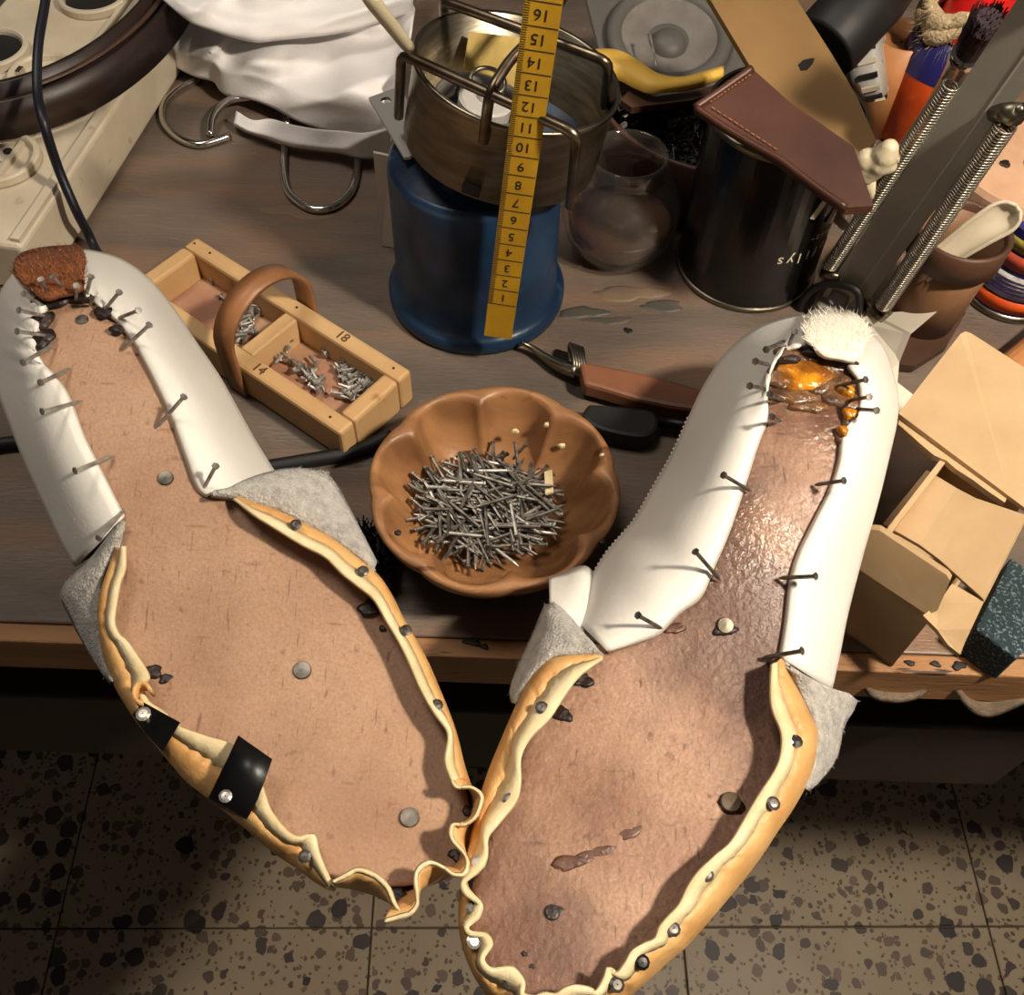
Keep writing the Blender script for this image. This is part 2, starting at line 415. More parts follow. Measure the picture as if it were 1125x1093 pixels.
# ------------------------------------------------------------------ workbench
RAILY0 = P(560, 702, 0).y                      # back edge of the pale front strip
RAILY1 = P(560, 724, 0).y
bench = thing('workbench', 'worn dark brown wooden workbench with a pale front strip', 'workbench', (0, 0.55, 0))
bevel(mesh('tabletop', box((0, (RAILY0+1.05)/2, DESK-0.015), 2.2, 1.05-RAILY0, 0.03), M['desk'], bench), 0.001)
bevel(mesh('front_strip', box((0, (RAILY0+RAILY1)/2, DESK-0.0145), 2.2, RAILY0-RAILY1-0.0006, 0.028), M['rail'], bench), 0.001)
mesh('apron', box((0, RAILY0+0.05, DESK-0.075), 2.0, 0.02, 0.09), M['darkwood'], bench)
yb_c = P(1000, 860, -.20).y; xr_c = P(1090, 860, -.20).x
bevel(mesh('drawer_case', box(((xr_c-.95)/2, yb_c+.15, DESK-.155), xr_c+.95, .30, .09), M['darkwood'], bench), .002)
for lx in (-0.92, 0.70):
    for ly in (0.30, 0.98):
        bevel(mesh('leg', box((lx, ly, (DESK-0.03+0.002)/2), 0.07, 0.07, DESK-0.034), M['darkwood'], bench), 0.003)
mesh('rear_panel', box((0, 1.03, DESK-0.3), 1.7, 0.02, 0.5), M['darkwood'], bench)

M['deskstain'] = mat('old_paint_stain', col(64, 64, 62), col(84, 76, 66), 60, .5)
M['deskworn'] = mat('worn_patch', col(128, 106, 84), col(104, 88, 74), 40, .6)
for k, (x, y, a, b, mm) in enumerate(((692, 322, .020, .006, 'deskworn'), (640, 343, .013, .0045, 'deskstain'), (728, 336, .013, .004, 'deskstain'), (668, 352, .012, .003, 'deskstain'), (690, 363, .0022, .0022, 'rubber'), (330, 232, .02, .007, 'deskworn'),
                             (1054, 731, .003, .002, 'rubber'), (1028, 729, .002, .0014, 'rubber'), (1080, 731, .0016, .001, 'rubber'), (1000, 728, .0022, .0012, 'rubber'), (519, 705, .0035, .002, 'rubber'), (532, 710, .002, .0012, 'rubber'))):
    mesh('stain', blob(P(x, y, .0002), a, b, .0002, 28, .6, seed=k+200), M[mm], bench, smooth=True)
# ------------------------------------------------------------------ nail meshes (shared)
def nail_vf(L=0.022, r=0.0007, hr=0.0015):
    """nail along +x, head at x=0"""
    prof = [(hr, -0.0004), (hr, 0.0003), (r, 0.0006), (r, L*0.86), (r*0.15, L)]
    return lathe(prof, (0, 0, 0), (1, 0, 0), 6, (0, 0, 1), capb=True, capt=True)
def nail_mesh(name, *a, material=None):
    v, f = nail_vf(*a)
    me = bpy.data.meshes.new(name); me.from_pydata([tuple(x) for x in v], [], f)
    me.materials.append(material)
    for p in me.polygons: p.use_smooth = False
    return me
NAIL = nail_mesh('long_nail', 0.021, 0.00075, 0.0014, material=M['steel'])
NAILD = nail_mesh('long_dark_nail', 0.021, 0.00075, 0.0014, material=M['steel_dark'])
def put(name, me, a, b, parent=None):
    """a shared nail mesh laid from head a to tip b (world points)"""
    a, b = Vector(a), Vector(b)
    o = bpy.data.objects.new(name, me); COL.objects.link(o)
    d = b-a; x = d.normalized(); y = x.orthogonal().normalized(); z = x.cross(y)
    L = max(v.co.x for v in me.vertices)
    M4 = Matrix((x*(d.length/L), y, z)).transposed().to_4x4()
    p0 = org_of(parent) if parent is not None else Vector((0, 0, 0))
    M4.translation = a - p0
    if parent is not None: o.parent = parent
    o.matrix_local = M4
    return o
def tackhead(px, py, h, parent, r=0.0021, m_='steel_dark', tilt=(0.15, -0.1)):
    c = P(px, py, h)
    ax = Vector((tilt[0]+random.uniform(-.15, .15), tilt[1]+random.uniform(-.15, .15), 1))
    v = lathe([(0.0007, -0.006), (0.0007, 0), (r*0.95, 0.0002), (r, 0.0007), (r*0.6, 0.0011), (0.0002, 0.0012)], c, ax, 10)
    return mesh('tack', v, M[m_], parent, smooth=False)

# ------------------------------------------------------------------ shoes upside down on their lasts
HS = 0.080
LIFT[0] = 0.030
def insole(parent, st, material, bulge=0.0015):
    rows = []
    L = pxline([(a[0], a[1], HS) for a, b in st], 70); Rr = pxline([(b[0], b[1], HS) for a, b in st], 70)
    for i, (a, b) in enumerate(zip(L, Rr)):
        row = []
        for k in range(25):
            t = k/24; e = 1-(2*t-1)**2
            px = a.lerp(b, t); p = P(px.x, px.y, HS)
            nz = noise.noise(Vector((p.x*60, p.y*60, 0)))*0.0006
            row.append(p+Vector((0, 0, bulge*e+nz)))
        rows.append(row)
    o = mesh('insole', grid(rows), material, parent, smooth=True)
    solid(o, 0.0035, -1 if o.data.polygons[0].normal.z > 0 else 1)
    return o
def slope(x, y):
    v = P(x, y, HS).y; return (lift(v+.002)-lift(v-.002))/.004
def last_body(parent, st, foot):
    L = pxline([(a[0], a[1], 0.074) for a, b in st], 24); Rr = pxline([(b[0], b[1], 0.074) for a, b in st], 24)
    loop = [P(p.x, p.y, 0.074) for p in L] + [P(p.x, p.y, 0.074) for p in reversed(Rr)]
    foot = Vector(foot); rows = [loop]
    for s, h in ((0.93, 0.055), (0.75, 0.03), (0.5, 0.008), (0.46, 0.0005)):
        rows.append([Vector((foot.x+(p.x-foot.x)*s, foot.y+(p.y-foot.y)*s, DESK+h)) for p in loop])
    V, F = grid(rows, True); n = len(loop)
    F.append(tuple(range(n))); F.append(tuple(range(4*n, 5*n)))
    return mesh('last', (V, F), M['darkwood'], parent, smooth=False)
def upper(parent, inner, sil, cen, n=110, pleat=None, hin=0.0835):
    """white leather drawn over the last: from its edge on the insole over the fold and down the wall"""
    A = pxline([(x, y) for x, y in inner], n); B = pxline(sil, n)
    rows = []
    for t in (0, 0.06, 0.16, 0.3, 0.42, 0.54, 0.66, 0.78, 0.88, 0.95, 1.0):
        row = []
        for i in range(n):
            px = A[i].lerp(B[i], t); h = hin - (hin-B[i].z)*t**2.3
            if t == 0: h -= 0.002
            u = i/(n-1)
            if pleat and pleat[0] < u < pleat[1]:
                e = math.sin(math.pi*(u-pleat[0])/(pleat[1]-pleat[0]))
                h += 0.0026*e*max(0, 1-t*1.15)*math.sin(u*pleat[2]*2*math.pi)
            row.append(P(px.x, px.y, h))
        rows.append(row)
    cen = Vector(cen)
    low = []
    for p in rows[-1]:
        q = p.lerp(Vector((cen.x, cen.y, p.z)), 0.25); q.z = max(DESK+0.012, p.z-0.035); low.append(q)
    rows.append(low)
    o = mesh('leather_upper', grid(rows), M['wleather'], parent, smooth=True)
    solid(o, 0.0014, 0)
    return o, A
def rim(parent, outer, inner, n, ho, hi, frac=0.55, wall=0.03, cen=None, seed=0, edge=True):
    """lining margin standing round the insole: tan outside, cream raw edge inside"""
    rd = random.Random(seed)
    A = pxline([(a[0], a[1], a[2] if len(a) > 2 else ho) for a in outer], n)
    B = pxline([(b[0], b[1], b[2] if len(b) > 2 else hi) for b in inner], n)
    base, mid, top, lowr = [], [], [], []
    for i in range(n):
        a, b = A[i], B[i]
        pa = U(a); pb = U(b)
        f = frac + 0.10*noise.noise(Vector((i*0.13, seed, 0)))+0.06*noise.noise(Vector((i*0.5, seed+3, 0)))
        pm = a.lerp(b, f); pm = P(pm.x, pm.y, a.z+(b.z-a.z)*min(1, f*1.25))
        c = Vector(cen); q = pa.lerp(Vector((c.x, c.y, pa.z)), 0.10); q.z = pa.z-wall
        lowr.append(q); base.append(pa); mid.append(pm); top.append(pb)
    q1 = [a.lerp(b, 0.5)+Vector((0, 0, 0.0022)) for a, b in zip(base, mid)]
    o = mesh('lining', grid([lowr, base, q1, mid]), M['tan'], parent, smooth=True); solid(o, 0.0012, 0)
    if edge:
        e = mesh('raw_edge', grid([mid, [a.lerp(b, 0.5)+Vector((0, 0, 0.0006)) for a, b in zip(mid, top)], top]), M['cream'], o, smooth=True); solid(e, 0.0013, 0)
        e['label'] = 'cream raw cut edge of the lining'
    return o
def flap(parent, edge1, edge2, n=16, nv=8, sag=0.004, material='suede', fuzz=True, name='suede_flap'):
    """sheet of suede between two edges"""
    A = pxline(edge1, n); B = pxline(edge2, n); rows = []
    for j in range(nv):
        t = j/(nv-1); row = []
        for i in range(n):
            p = A[i].lerp(B[i], t)
            nz = noise.noise(Vector((p.x*0.03, p.y*0.03, 2)))*0.002
            row.append(P(p.x, p.y, p.z + sag*math.sin(math.pi*t) + nz))
        rows.append(row)
    o = mesh(name, grid(rows), M[material], parent, smooth=True); solid(o, 0.0016, 0)
    if fuzz:
        V, F = [], []
        for k in range(240):
            i = random.uniform(0, n-1.001); a, b = rows[-1][int(i)], rows[-1][int(i)+1]
            p = a.lerp(b, i-int(i)); e = (p-rows[-3][int(i)]).normalized()
            e = e+Vector((random.uniform(-.6, .6), random.uniform(-.6, .6), random.uniform(-.5, .5)))
            s = (b-a).normalized()*0.0002; q = p+e*random.uniform(0.0006, 0.0022); k0 = len(V)
            V += [p-s, p+s, q]; F.append((k0, k0+1, k0+2))
        fz = mesh('frayed_edge', (V, F), M[material], o); fz['kind'] = 'stuff'
    return o

# ---- left shoe
LST = [((58, 322), (104, 322)), ((40, 350), (126, 345)), ((32, 385), (152, 378)), ((46, 412), (168, 402)), ((62, 440), (180, 428)),
       ((74, 470), (192, 455)), ((88, 505), (208, 490)), ((103, 540), (226, 527)), ((114, 568), (258, 547)), ((119, 602), (304, 571)),
       ((117, 642), (345, 596)), ((117, 690), (391, 633)), ((127, 732), (424, 669)), ((148, 776), (450, 712)), ((182, 814), (475, 765)),
       ((226, 852), (496, 812)), ((268, 890), (508, 855)), ((308, 925), (517, 893)), ((343, 953), (514, 925)), ((372, 968), (500, 953)), ((405, 976), (468, 972))]
lfoot = P(150, 470, 0.0); lfoot.z = DESK
ls = thing('shoe', 'left upturned shoe, matt white leather, dry brown insole and brown fur heel tab', 'shoe', lfoot)
li = insole(ls, LST, M['insole'])
last_body(ls, LST, (lfoot.x-0.01, lfoot.y, 0))
lin_in = [(136, 568), (124, 544), (107, 510), (92, 480), (81, 450), (71, 428), (58, 412), (42, 392), (41, 370), (48, 346), (60, 328), (83, 322), (101, 330), (114, 342),
          (128, 352), (141, 368), (150, 380), (159, 397), (172, 423), (188, 458), (203, 500), (217, 537), (228, 545)]
lin_sil = [(84, 622, .062), (70, 598, .062), (55, 566, .062), (40, 534, .062), (26, 502, .062), (12, 466, .062), (0, 433, .06), (-5, 400, .058), (-6, 365, .056), (0, 325, .054), (20, 297, .052), (52, 281, .052), (86, 275, .052),
           (115, 279, .05), (141, 290, .05), (166, 310, .049), (192, 342, .047), (213, 374, .046), (239, 412, .045), (256, 442, .045), (277, 480, .045), (294, 508, .046), (302, 521, .047)]
upper(ls, lin_in, lin_sil, lfoot, pleat=(0.27, 0.66, 30))
LC = P(310, 770, HS)
rr_out = [(256, 546), (276, 553), (303, 561), (340, 578), (374, 598), (411, 629), (428, 652), (440, 676), (450, 693), (466, 722), (479, 751), (498, 799), (508, 838), (514, 858)]
rr_in = [(256, 549, .084), (276, 564), (303, 581), (330, 598), (357, 612), (374, 629), (394, 645), (411, 659), (425, 683), (443, 714), (463, 759), (478, 784), (493, 806), (489, 836), (496, 858)]
rim(ls, rr_out, rr_in, 90, 0.079, 0.091, 0.52, cen=LC, seed=1)
ruf_in = [(496, 858), (501, 865), (517, 865), (528, 872), (529, 881), (522, 898), (510, 906), (497, 906), (494, 915), (498, 925), (510, 938), (514, 950), (510, 961), (498, 961), (487, 953), (472, 947),
          (460, 953), (456, 967), (458, 983), (458, 995), (450, 1005), (437, 1009), (422, 1013)]
ruf_out = [(514, 858), (519, 870), (521, 882), (519, 896), (515, 910), (511, 924), (507, 938), (502, 950), (494, 960), (482, 967), (470, 972), (458, 977), (446, 984), (436, 992)]
rim(ls, ruf_out, ruf_in, 130, 0.078, 0.093, 0.9, wall=0.012, cen=LC, seed=2)
ruf2_in = [(443, 1006), (434, 993), (428, 977), (418, 965), (404, 957), (392, 955), (378, 962), (366, 969)]
ruf2_out = [(437, 992), (428, 990), (420, 986), (412, 982), (402, 979), (392, 976), (380, 974), (368, 972)]
rim(ls, ruf2_out, ruf2_in, 50, 0.076, 0.091, 0.85, wall=0.012, cen=LC, seed=3)
ll_out = [(360, 975), (345, 966), (325, 951), (299, 933), (269, 907), (232, 877), (205, 856), (176, 822), (148, 787), (125, 748), (113, 714), (108, 680), (110, 657), (117, 632), (128, 606)]
ll_in = [(364, 972), (355, 951), (349, 933), (345, 916), (330, 920), (315, 912), (297, 889), (288, 863), (272, 838), (256, 818), (222, 807), (194, 796), (180, 782), (163, 771), (156, 753), (164, 743), (149, 718), (137, 702), (132, 700), (125, 685), (127, 665), (131, 642), (137, 624), (137, 600)]
rim(ls, ll_out, ll_in, 120, 0.078, 0.089, 0.55, cen=LC, seed=4)
fl1 = flap(ls, [(232, 544, .084), (256, 548, .081), (276, 553, .081), (303, 561, .081), (340, 578, .08), (374, 598, .08), (400, 617, .08), (411, 629, .08)],
     [(236, 541, .086), (252, 538, .084), (276, 526, .078), (317, 516, .072), (354, 519, .068), (367, 531, .066), (386, 566, .066), (412, 617, .074)], sag=0.004)
fl2 = flap(ls, [(136, 572, .084), (130, 603, .082), (114, 632, .08), (109, 660, .079), (109, 690, .079), (117, 722, .078), (126, 748, .078)],
     [(130, 578, .083), (98, 618, .074), (68, 648, .066), (78, 676, .064), (90, 700, .065), (108, 730, .068), (122, 749, .074)], sag=0.003)
t1 = prism([P(158, 772, .092), P(198, 794, .091), P(179, 826, .083), P(160, 806, .083), P(146, 786, .082)], (0, 0, 0.0006))
mesh('tape', t1, M['tape'], ls)
t2 = [[P(262, 808, .094), P(299, 834, .094)], [P(251, 832, .094), P(290, 859, .094)], [P(241, 852, .091), P(283, 878, .091)], [P(230, 875, .084), P(272, 899, .084)], [P(229, 880, .076), P(268, 903, .076)]]
solid(mesh('tape', grid(t2), M['tape'], ls, smooth=True), 0.0006, 0)
curl = [P(161+math.cos(a)*9, 768+math.sin(a)*11, .088) for a in [i*0.5 for i in range(3, 13)]]
solid(mesh('lining_curl', grid([[p for p in curl], [p+Vector((0, 0, .006)) for p in curl]]), M['tan'], ls, smooth=True), 0.001)
# brown fur heel tab
def heel_tab(parent, top, bot, material, tip, dens=2600, ln=0.0032):
    A = pxline(top, 14); B = pxline(bot, 14); rows = []
    for j in range(7):
        t = j/6
        rows.append([P(*(a.lerp(b, t)[:2]), a.z+(b.z-a.z)*t**.6+0.005*math.sin(math.pi*t)) for a, b in zip(A, B)])
    o = mesh('heel_tab', grid(rows), material, parent, smooth=True); solid(o, 0.002, 0)
    V, F = [], []
    for k in range(dens):
        i, j = random.uniform(0, 12.99), random.uniform(0, 5.99)
        p = rows[int(j)][int(i)].lerp(rows[int(j)+1][int(i)+1], random.random())
        e = Vector((random.uniform(-.7, .7), random.uniform(-.2, 1), random.uniform(.2, .8))).normalized()
        s = e.orthogonal().normalized()*0.00022; q = p+e*random.uniform(ln*.4, ln*1.3); k0 = len(V)
        V += [p-s, p+s, q]; F.append((k0, k0+1, k0+2))
    f = mesh('fur', (V, F), M['fur_tips'] if material is M['fur'] else material, o); f['kind'] = 'stuff'
    return o
ht = heel_tab(ls, [(17, 302, .058), (20, 283, .054), (40, 275, .053), (66, 272, .053), (89, 273, .055), (92, 290, .070)],
         [(26, 310, .082), (36, 320, .0875), (50, 329, .0885), (66, 325, .0885), (80, 322, .0885), (91, 318, .0875)], M['fur'], None)
ht['label'] = 'brown fur tab at the heel'
for k, (x, y, a, b) in enumerate(((56, 330, .008, .003), (46, 352, .004, .005), (47, 372, .004, .005), (85, 326, .006, .003), (115, 343, .004, .003), (128, 362, .003, .002))):
    mesh('glue_smear', blob(P(x, y, .0835), a, b, 0.0012, 11, seed=k), M['stain'], ls, smooth=True)
LN = [((26, 323), (53, 340)), ((21, 341), (56, 349)), ((19, 364), (58, 370)), ((26, 398), (63, 376)), ((45, 420), (79, 404)), ((47, 452), (91, 440)), ((45, 307), (57, 330)), ((58, 304), (81, 328)),
      ((100, 304), (93, 332)), ((131, 321), (111, 345)), ((152, 341), (127, 351)), ((164, 357), (133, 386)), ((202, 436), (171, 471)), ((83, 517), (126, 500)), ((109, 591), (137, 559)), ((237, 512), (222, 540)),
      ((84, 314), (83, 332)), ((104, 322), (99, 336))]
for a, b in LN:
    put('lasting_nail', NAIL, P(a[0], a[1], .0935), P(b[0], b[1], .0815), ls)
for x, y, r in ((90, 351, .0024), (182, 525, .0026), (332, 736, .0030), (450, 898, .0030)):
    mesh('insole_nail', lathe([(r*1.05, -0.002), (r*1.02, 0.0001), (r*.93, .0005), (.0002, .0006)], P(x, y, HS+.0021), (random.uniform(-.08, .08), -slope(x, y), 1), seg=16), M['steel_dark'], ls, smooth=False)
for x, y, h in ((325, 577, .087), (399, 628, .087), (446, 693, .087), (480, 775, .087), (335, 941, .0865), (158, 785, .0905), (248, 875, .0895)):
    tackhead(x, y, h+.0022, ls, 0.0020 if x != 158 else 0.0024, 'steel' if x in (158, 248) else 'tackm')
for k, (x, y, a) in enumerate(((406, 667, .004), (166, 738, .0035), (182, 745, .0022), (357, 609, .0012), (380, 628, .001), (505, 940, .003), (437, 985, .003), (433, 942, .001), (515, 890, .002), (420, 690, .0012))):
    mesh('stain', blob(P(x, y, HS+.001), a, a*0.8, 0.0004, 12, .5, seed=k+20), M['stain'], ls, smooth=True)

# ---- right shoe
RST = [((856, 392), (930, 398)), ((838, 428), (957, 424)), ((834, 460), (955, 455)), ((824, 495), (938, 490)), ((812, 530), (926, 525)), ((800, 565), (908, 562)), ((786, 602), (890, 602)),
       ((772, 640), (880, 642)), ((738, 672), (873, 682)), ((688, 704), (868, 718)), ((638, 734), (866, 752)), ((604, 768), (876, 792)), ((580, 805), (880, 828)), ((564, 845), (867, 866)),
       ((550, 885), (844, 904)), ((534, 925), (814, 944)), ((521, 965), (780, 984)), ((514, 1005), (748, 1020)), ((519, 1045), (712, 1056)), ((540, 1080), (682, 1082)), ((575, 1102), (650, 1103))]
rfoot = P(850, 560, 0.0); rfoot.z = DESK
rs = thing('shoe', 'right upturned shoe, brightly lit white leather and shiny amber glue at its heel', 'shoe', rfoot)
insole(rs, RST, M['insole_wet'])
last_body(rs, RST, (rfoot.x+0.01, rfoot.y, 0))
rin = [(668, 716), (700, 706), (724, 696), (745, 674), (769, 656), (784, 622), (800, 585), (816, 538), (831, 491), (842, 460), (842, 429), (852, 394), (883, 381), (920, 396), (942, 417), (944, 448),
       (926, 476), (922, 507), (912, 538), (894, 574), (876, 611), (868, 642), (863, 684), (857, 722)]
rsil = [(627, 676, .048), (634, 664, .047), (665, 611, .045), (696, 574, .045), (715, 542, .045), (738, 502, .045), (754, 467, .046), (769, 434, .046), (784, 408, .047), (800, 387, .048), (831, 361, .05), (873, 348, .051),
        (915, 347, .052), (950, 362, .053), (972, 387, .055), (985, 434, .057), (984, 462, .058), (979, 486, .06), (964, 548, .062), (946, 611, .062), (930, 673, .062), (921, 718, .062), (912, 758, .062)]
upper(rs, rin, rsil, rfoot, pleat=(0.42, 0.66, 24))
# pinked edge along the top line of the upper
V, F = [], []
pk = pxline([(640, 655, .046), (665, 611, .044), (696, 574, .044), (715, 542, .044), (738, 502, .044), (758, 458, .045)], 45)
for k in range(44):
    a, b = pk[k], pk[k+1]; m2 = a.lerp(b, .5); nrm = Vector((-(b.y-a.y), b.x-a.x, 0)).normalized()
    if nrm.x > 0: nrm = -nrm
    k0 = len(V); q = m2+nrm*3.2; ia, ib = a-nrm*3, b-nrm*3
    V += [U(a), U(b), U(q), U(ia)+Vector((0, 0, .001)), U(ib)+Vector((0, 0, .001))]; F += [(k0, k0+1, k0+2), (k0, k0+1, k0+4, k0+3)]
pe = mesh('pinked_edge', (V, F), M['wleather'], rs); solid(pe, 0.001, 0); pe['kind'] = 'stuff'
RC = P(710, 890, HS)
rl_out = [(662, 722), (634, 720), (607, 722), (588, 740), (577, 757), (564, 785), (550, 818), (538, 848), (526, 886), (514, 938), (506, 995), (509, 1035), (524, 1074), (548, 1102), (585, 1116)]
rl_in = [(662, 724, .086), (635, 744), (618, 767), (603, 790), (582, 811), (571, 833), (571, 863), (566, 882), (547, 905), (535, 921), (534, 943), (526, 957), (509, 970), (512, 983), (528, 993), (526, 1007), (513, 1018), (518, 1026), (534, 1027),
         (540, 1037), (530, 1053), (540, 1065), (562, 1063), (575, 1077), (574, 1092), (587, 1096)]
rim(rs, rl_out, rl_in, 150, 0.079, 0.092, 0.48, cen=RC, seed=5)
rb_in = [(587, 1096), (596, 1091), (608, 1092), (614, 1090), (620, 1085), (632, 1082), (645, 1084), (655, 1088), (663, 1074), (667, 1062), (677, 1069), (686, 1058), (694, 1044), (708, 1036), (719, 1031), (724, 1018), (735, 1005), (746, 993), (755, 974), (767, 957), (785, 940),
         (803, 924), (822, 892), (836, 869), (850, 848), (857, 830), (858, 806), (848, 779), (846, 755), (848, 730)]
rb_out = [(585, 1116), (640, 1116), (668, 1106), (692, 1091), (709, 1077), (732, 1056), (755, 1036), (795, 990), (818, 962), (836, 938), (853, 912), (870, 887), (884, 862), (893, 840), (898, 812), (896, 798), (881, 766), (868, 742), (860, 724)]
rim(rs, rb_out, rb_in, 150, 0.079, 0.092, 0.62, cen=RC, seed=6)
fr1 = flap(rs, [(663, 719, .084), (640, 719, .082), (607, 721, .081), (590, 738, .08), (577, 756, .08), (568, 774, .079)],
     [(640, 698, .072), (626, 680, .068), (604, 662, .064), (589, 692, .062), (563, 752, .066), (564, 772, .074)], sag=0.003)
fr1b = flap(rs, material='wleather', name='leather_flap', fuzz=False, edge1=[(604, 664, .063), (615, 672, .066), (627, 680, .068), (640, 697, .07)], edge2=[(603, 636, .046), (622, 630, .045), (642, 623, .044), (657, 637, .044)], sag=0.002)
fr2 = flap(rs, [(858, 724, .084), (870, 742, .081), (881, 765, .081), (896, 797, .08), (898, 812, .08), (893, 838, .079), (884, 866, .079)],
     [(872, 738, .083), (910, 757, .074), (940, 768, .064), (925, 798, .063), (918, 831, .063), (903, 853, .066), (887, 868, .074)], sag=0.003)
wt = heel_tab(rs, [(884, 366, .076), (888, 345, .06), (912, 341, .057), (938, 346, .058), (956, 364, .064)],
         [(886, 374, .0865), (902, 390, .0885), (920, 394, .0885), (942, 396, .0875), (951, 374, .0775)], M['whitefur'], None, 1200, 0.0035)
wt['label'] = 'white fluffy leather tab at the heel'
# glue at the heel
g = mesh('glue_pool', blob(P(884, 414, HS+.0012), .0125, .0072, .0028, 28, .3, seed=77), M['amber'], rs, smooth=True)
g['label'] = 'shiny amber glue pool'
for k, (x, y, a, b) in enumerate(((862, 418, .006, .005), (905, 420, .009, .006), (925, 436, .007, .008), (936, 458, .004, .007), (880, 392, .010, .004), (918, 402, .008, .004), (870, 436, .009, .004), (890, 448, .007, .003), (928, 482, .003, .006))):
    mesh('dark_glue', blob(P(x, y, HS+.0012), a, b, 0.0018, 28, .5, seed=k+90), M['dark_glue'], rs, smooth=True)
for k, (x, y, a, b) in enumerate(((930, 430, .003, .0025), (934, 455, .0025, .003), (926, 474, .002, .002), (868, 396, .004, .002), (900, 389, .006, .002), (930, 400, .004, .0022))):
    mesh('glue_drop', blob(P(x, y, .0835), a, b, 0.002, 11, .4, seed=k+40), M['amber' if k < 3 else 'stain'], rs, smooth=True)
RN = [((795, 522), (826, 540)), ((927, 528), (894, 533)), ((764, 606), (792, 638)), ((896, 633), (855, 635)), ((701, 676), (728, 691)), ((881, 715), (836, 723)), ((951, 417), (917, 425)), ((963, 451), (939, 449)),
      ((824, 424), (842, 427)), ((830, 397), (846, 401)), ((873, 364), (866, 380)), ((842, 384), (864, 374)), ((955, 436), (932, 440)), ((846, 433), (862, 440)), ((848, 458), (858, 463))]
for a, b in RN:
    put('lasting_nail', NAILD, P(a[0], a[1], .0935), P(b[0], b[1], .0825), rs)
for x, y, r, mm in ((797, 687, .0028, 'brushed'), (803, 881, .0032, 'wire'), (607, 1002, .0022, 'stain')):
    mesh('insole_nail', lathe([(r*1.05, -0.002), (r*1.02, 0.0001), (r*.93, .0005), (.0002, .0006)], P(x, y, HS+.0021), (random.uniform(-.08, .08), -slope(x, y), 1), seg=16), M[mm], rs, smooth=False)
for x, y, h, mm in ((595, 778, .0885, 'tackm'), (559, 879, .088, 'tackm'), (526, 948, .088, 'steel'), (519, 998, .087, 'tackm'), (520, 1034, .087, 'steel'), (561, 1078, .086, 'tackm'), (874, 815, .086, 'chrome'), (849, 883, .086, 'tackm'),
                (776, 961, .086, 'tackm'), (739, 1021, .086, 'tackm'), (705, 1057, .086, 'black_steel'), (677, 1082, .086, 'tackm'), (650, 1098, .086, 'tackm')):
    tackhead(x, y, h+(.0042 if x > 630 else .002), rs, 0.0022, mm)
for k, (x, y, a) in enumerate(((640, 747, .0035), (617, 784, .0035), (607, 1002, .0035), (803, 884, .004), (585, 1062, .0012), (576, 1048, .001), (797, 690, .004))):
    mesh('stain', blob(P(x, y, HS+.0012), a, a*0.75, 0.0004, 12, .5, seed=k+60), M['stain'], rs, smooth=True)

M['smear'] = mat('brown_smear', col(104, 70, 52), col(72, 46, 36), 120, 0.35, bump=0.4, bscale=300)
for k, (x, y, a, b) in enumerate(((628, 947, .007, .0022), (657, 936, .006, .0020), (706, 903, .006, .0034), (716, 884, .005, .0026), (690, 915, .004, .002), (742, 690, .004, .0016))):
    mesh('cement_smear', blob(P(x, y, HS+.0012), a, b, 0.0003, 28, .6, (.95, .3, 0), (-.3, .95, 0), seed=k+130), M['smear'], rs, smooth=True)
LIFT[0] = 0.0
# ------------------------------------------------------------------ nail tray with leather strap
TH = 0.022
T_, R_, B_ = P(216, 260, TH), P(452, 407, TH), P(380, 481, TH)
ex = (R_-T_); ey = (B_-R_); LX, LY = ex.length, ey.length
ex.normalize(); ey = (ey-ex*ey.dot(ex)).normalized()
tc_ = T_+ex*LX/2+ey*LY/2; tc_.z = DESK
tr = thing('nail_tray', 'small pale wooden two-compartment tray with an arched brown leather strap', 'tray', tc_)
RW = 0.0095
for nm, c, sx, sy in (('long_rail', T_+ex*LX/2+ey*RW/2, LX, RW), ('long_rail', T_+ex*LX/2+ey*(LY-RW/2), LX, RW), ('end_rail', T_+ex*RW/2+ey*LY/2, RW, LY-2*RW-0.0004), ('end_rail', T_+ex*(LX-RW/2)+ey*LY/2, RW, LY-2*RW-0.0004)):
    bevel(mesh(nm, box((c.x, c.y, DESK+TH/2+0.0002), sx, sy, TH, ex, ey), M['pine'], tr), 0.0018, 2)
d1 = P(296, 364, TH); dv = (d1-T_).dot(ex)
c = T_+ex*dv+ey*LY/2
bevel(mesh('divider', box((c.x, c.y, DESK+0.0115), 0.0085, LY-2*RW-0.0004, 0.019, ex, ey), M['pine'], tr), 0.001, 2)
c = T_+ex*LX/2+ey*LY/2
mesh('floor_panel', box((c.x, c.y, DESK+0.003), LX-2*RW-.0004, LY-2*RW-.0004, 0.004, ex, ey), M['ply'], tr)
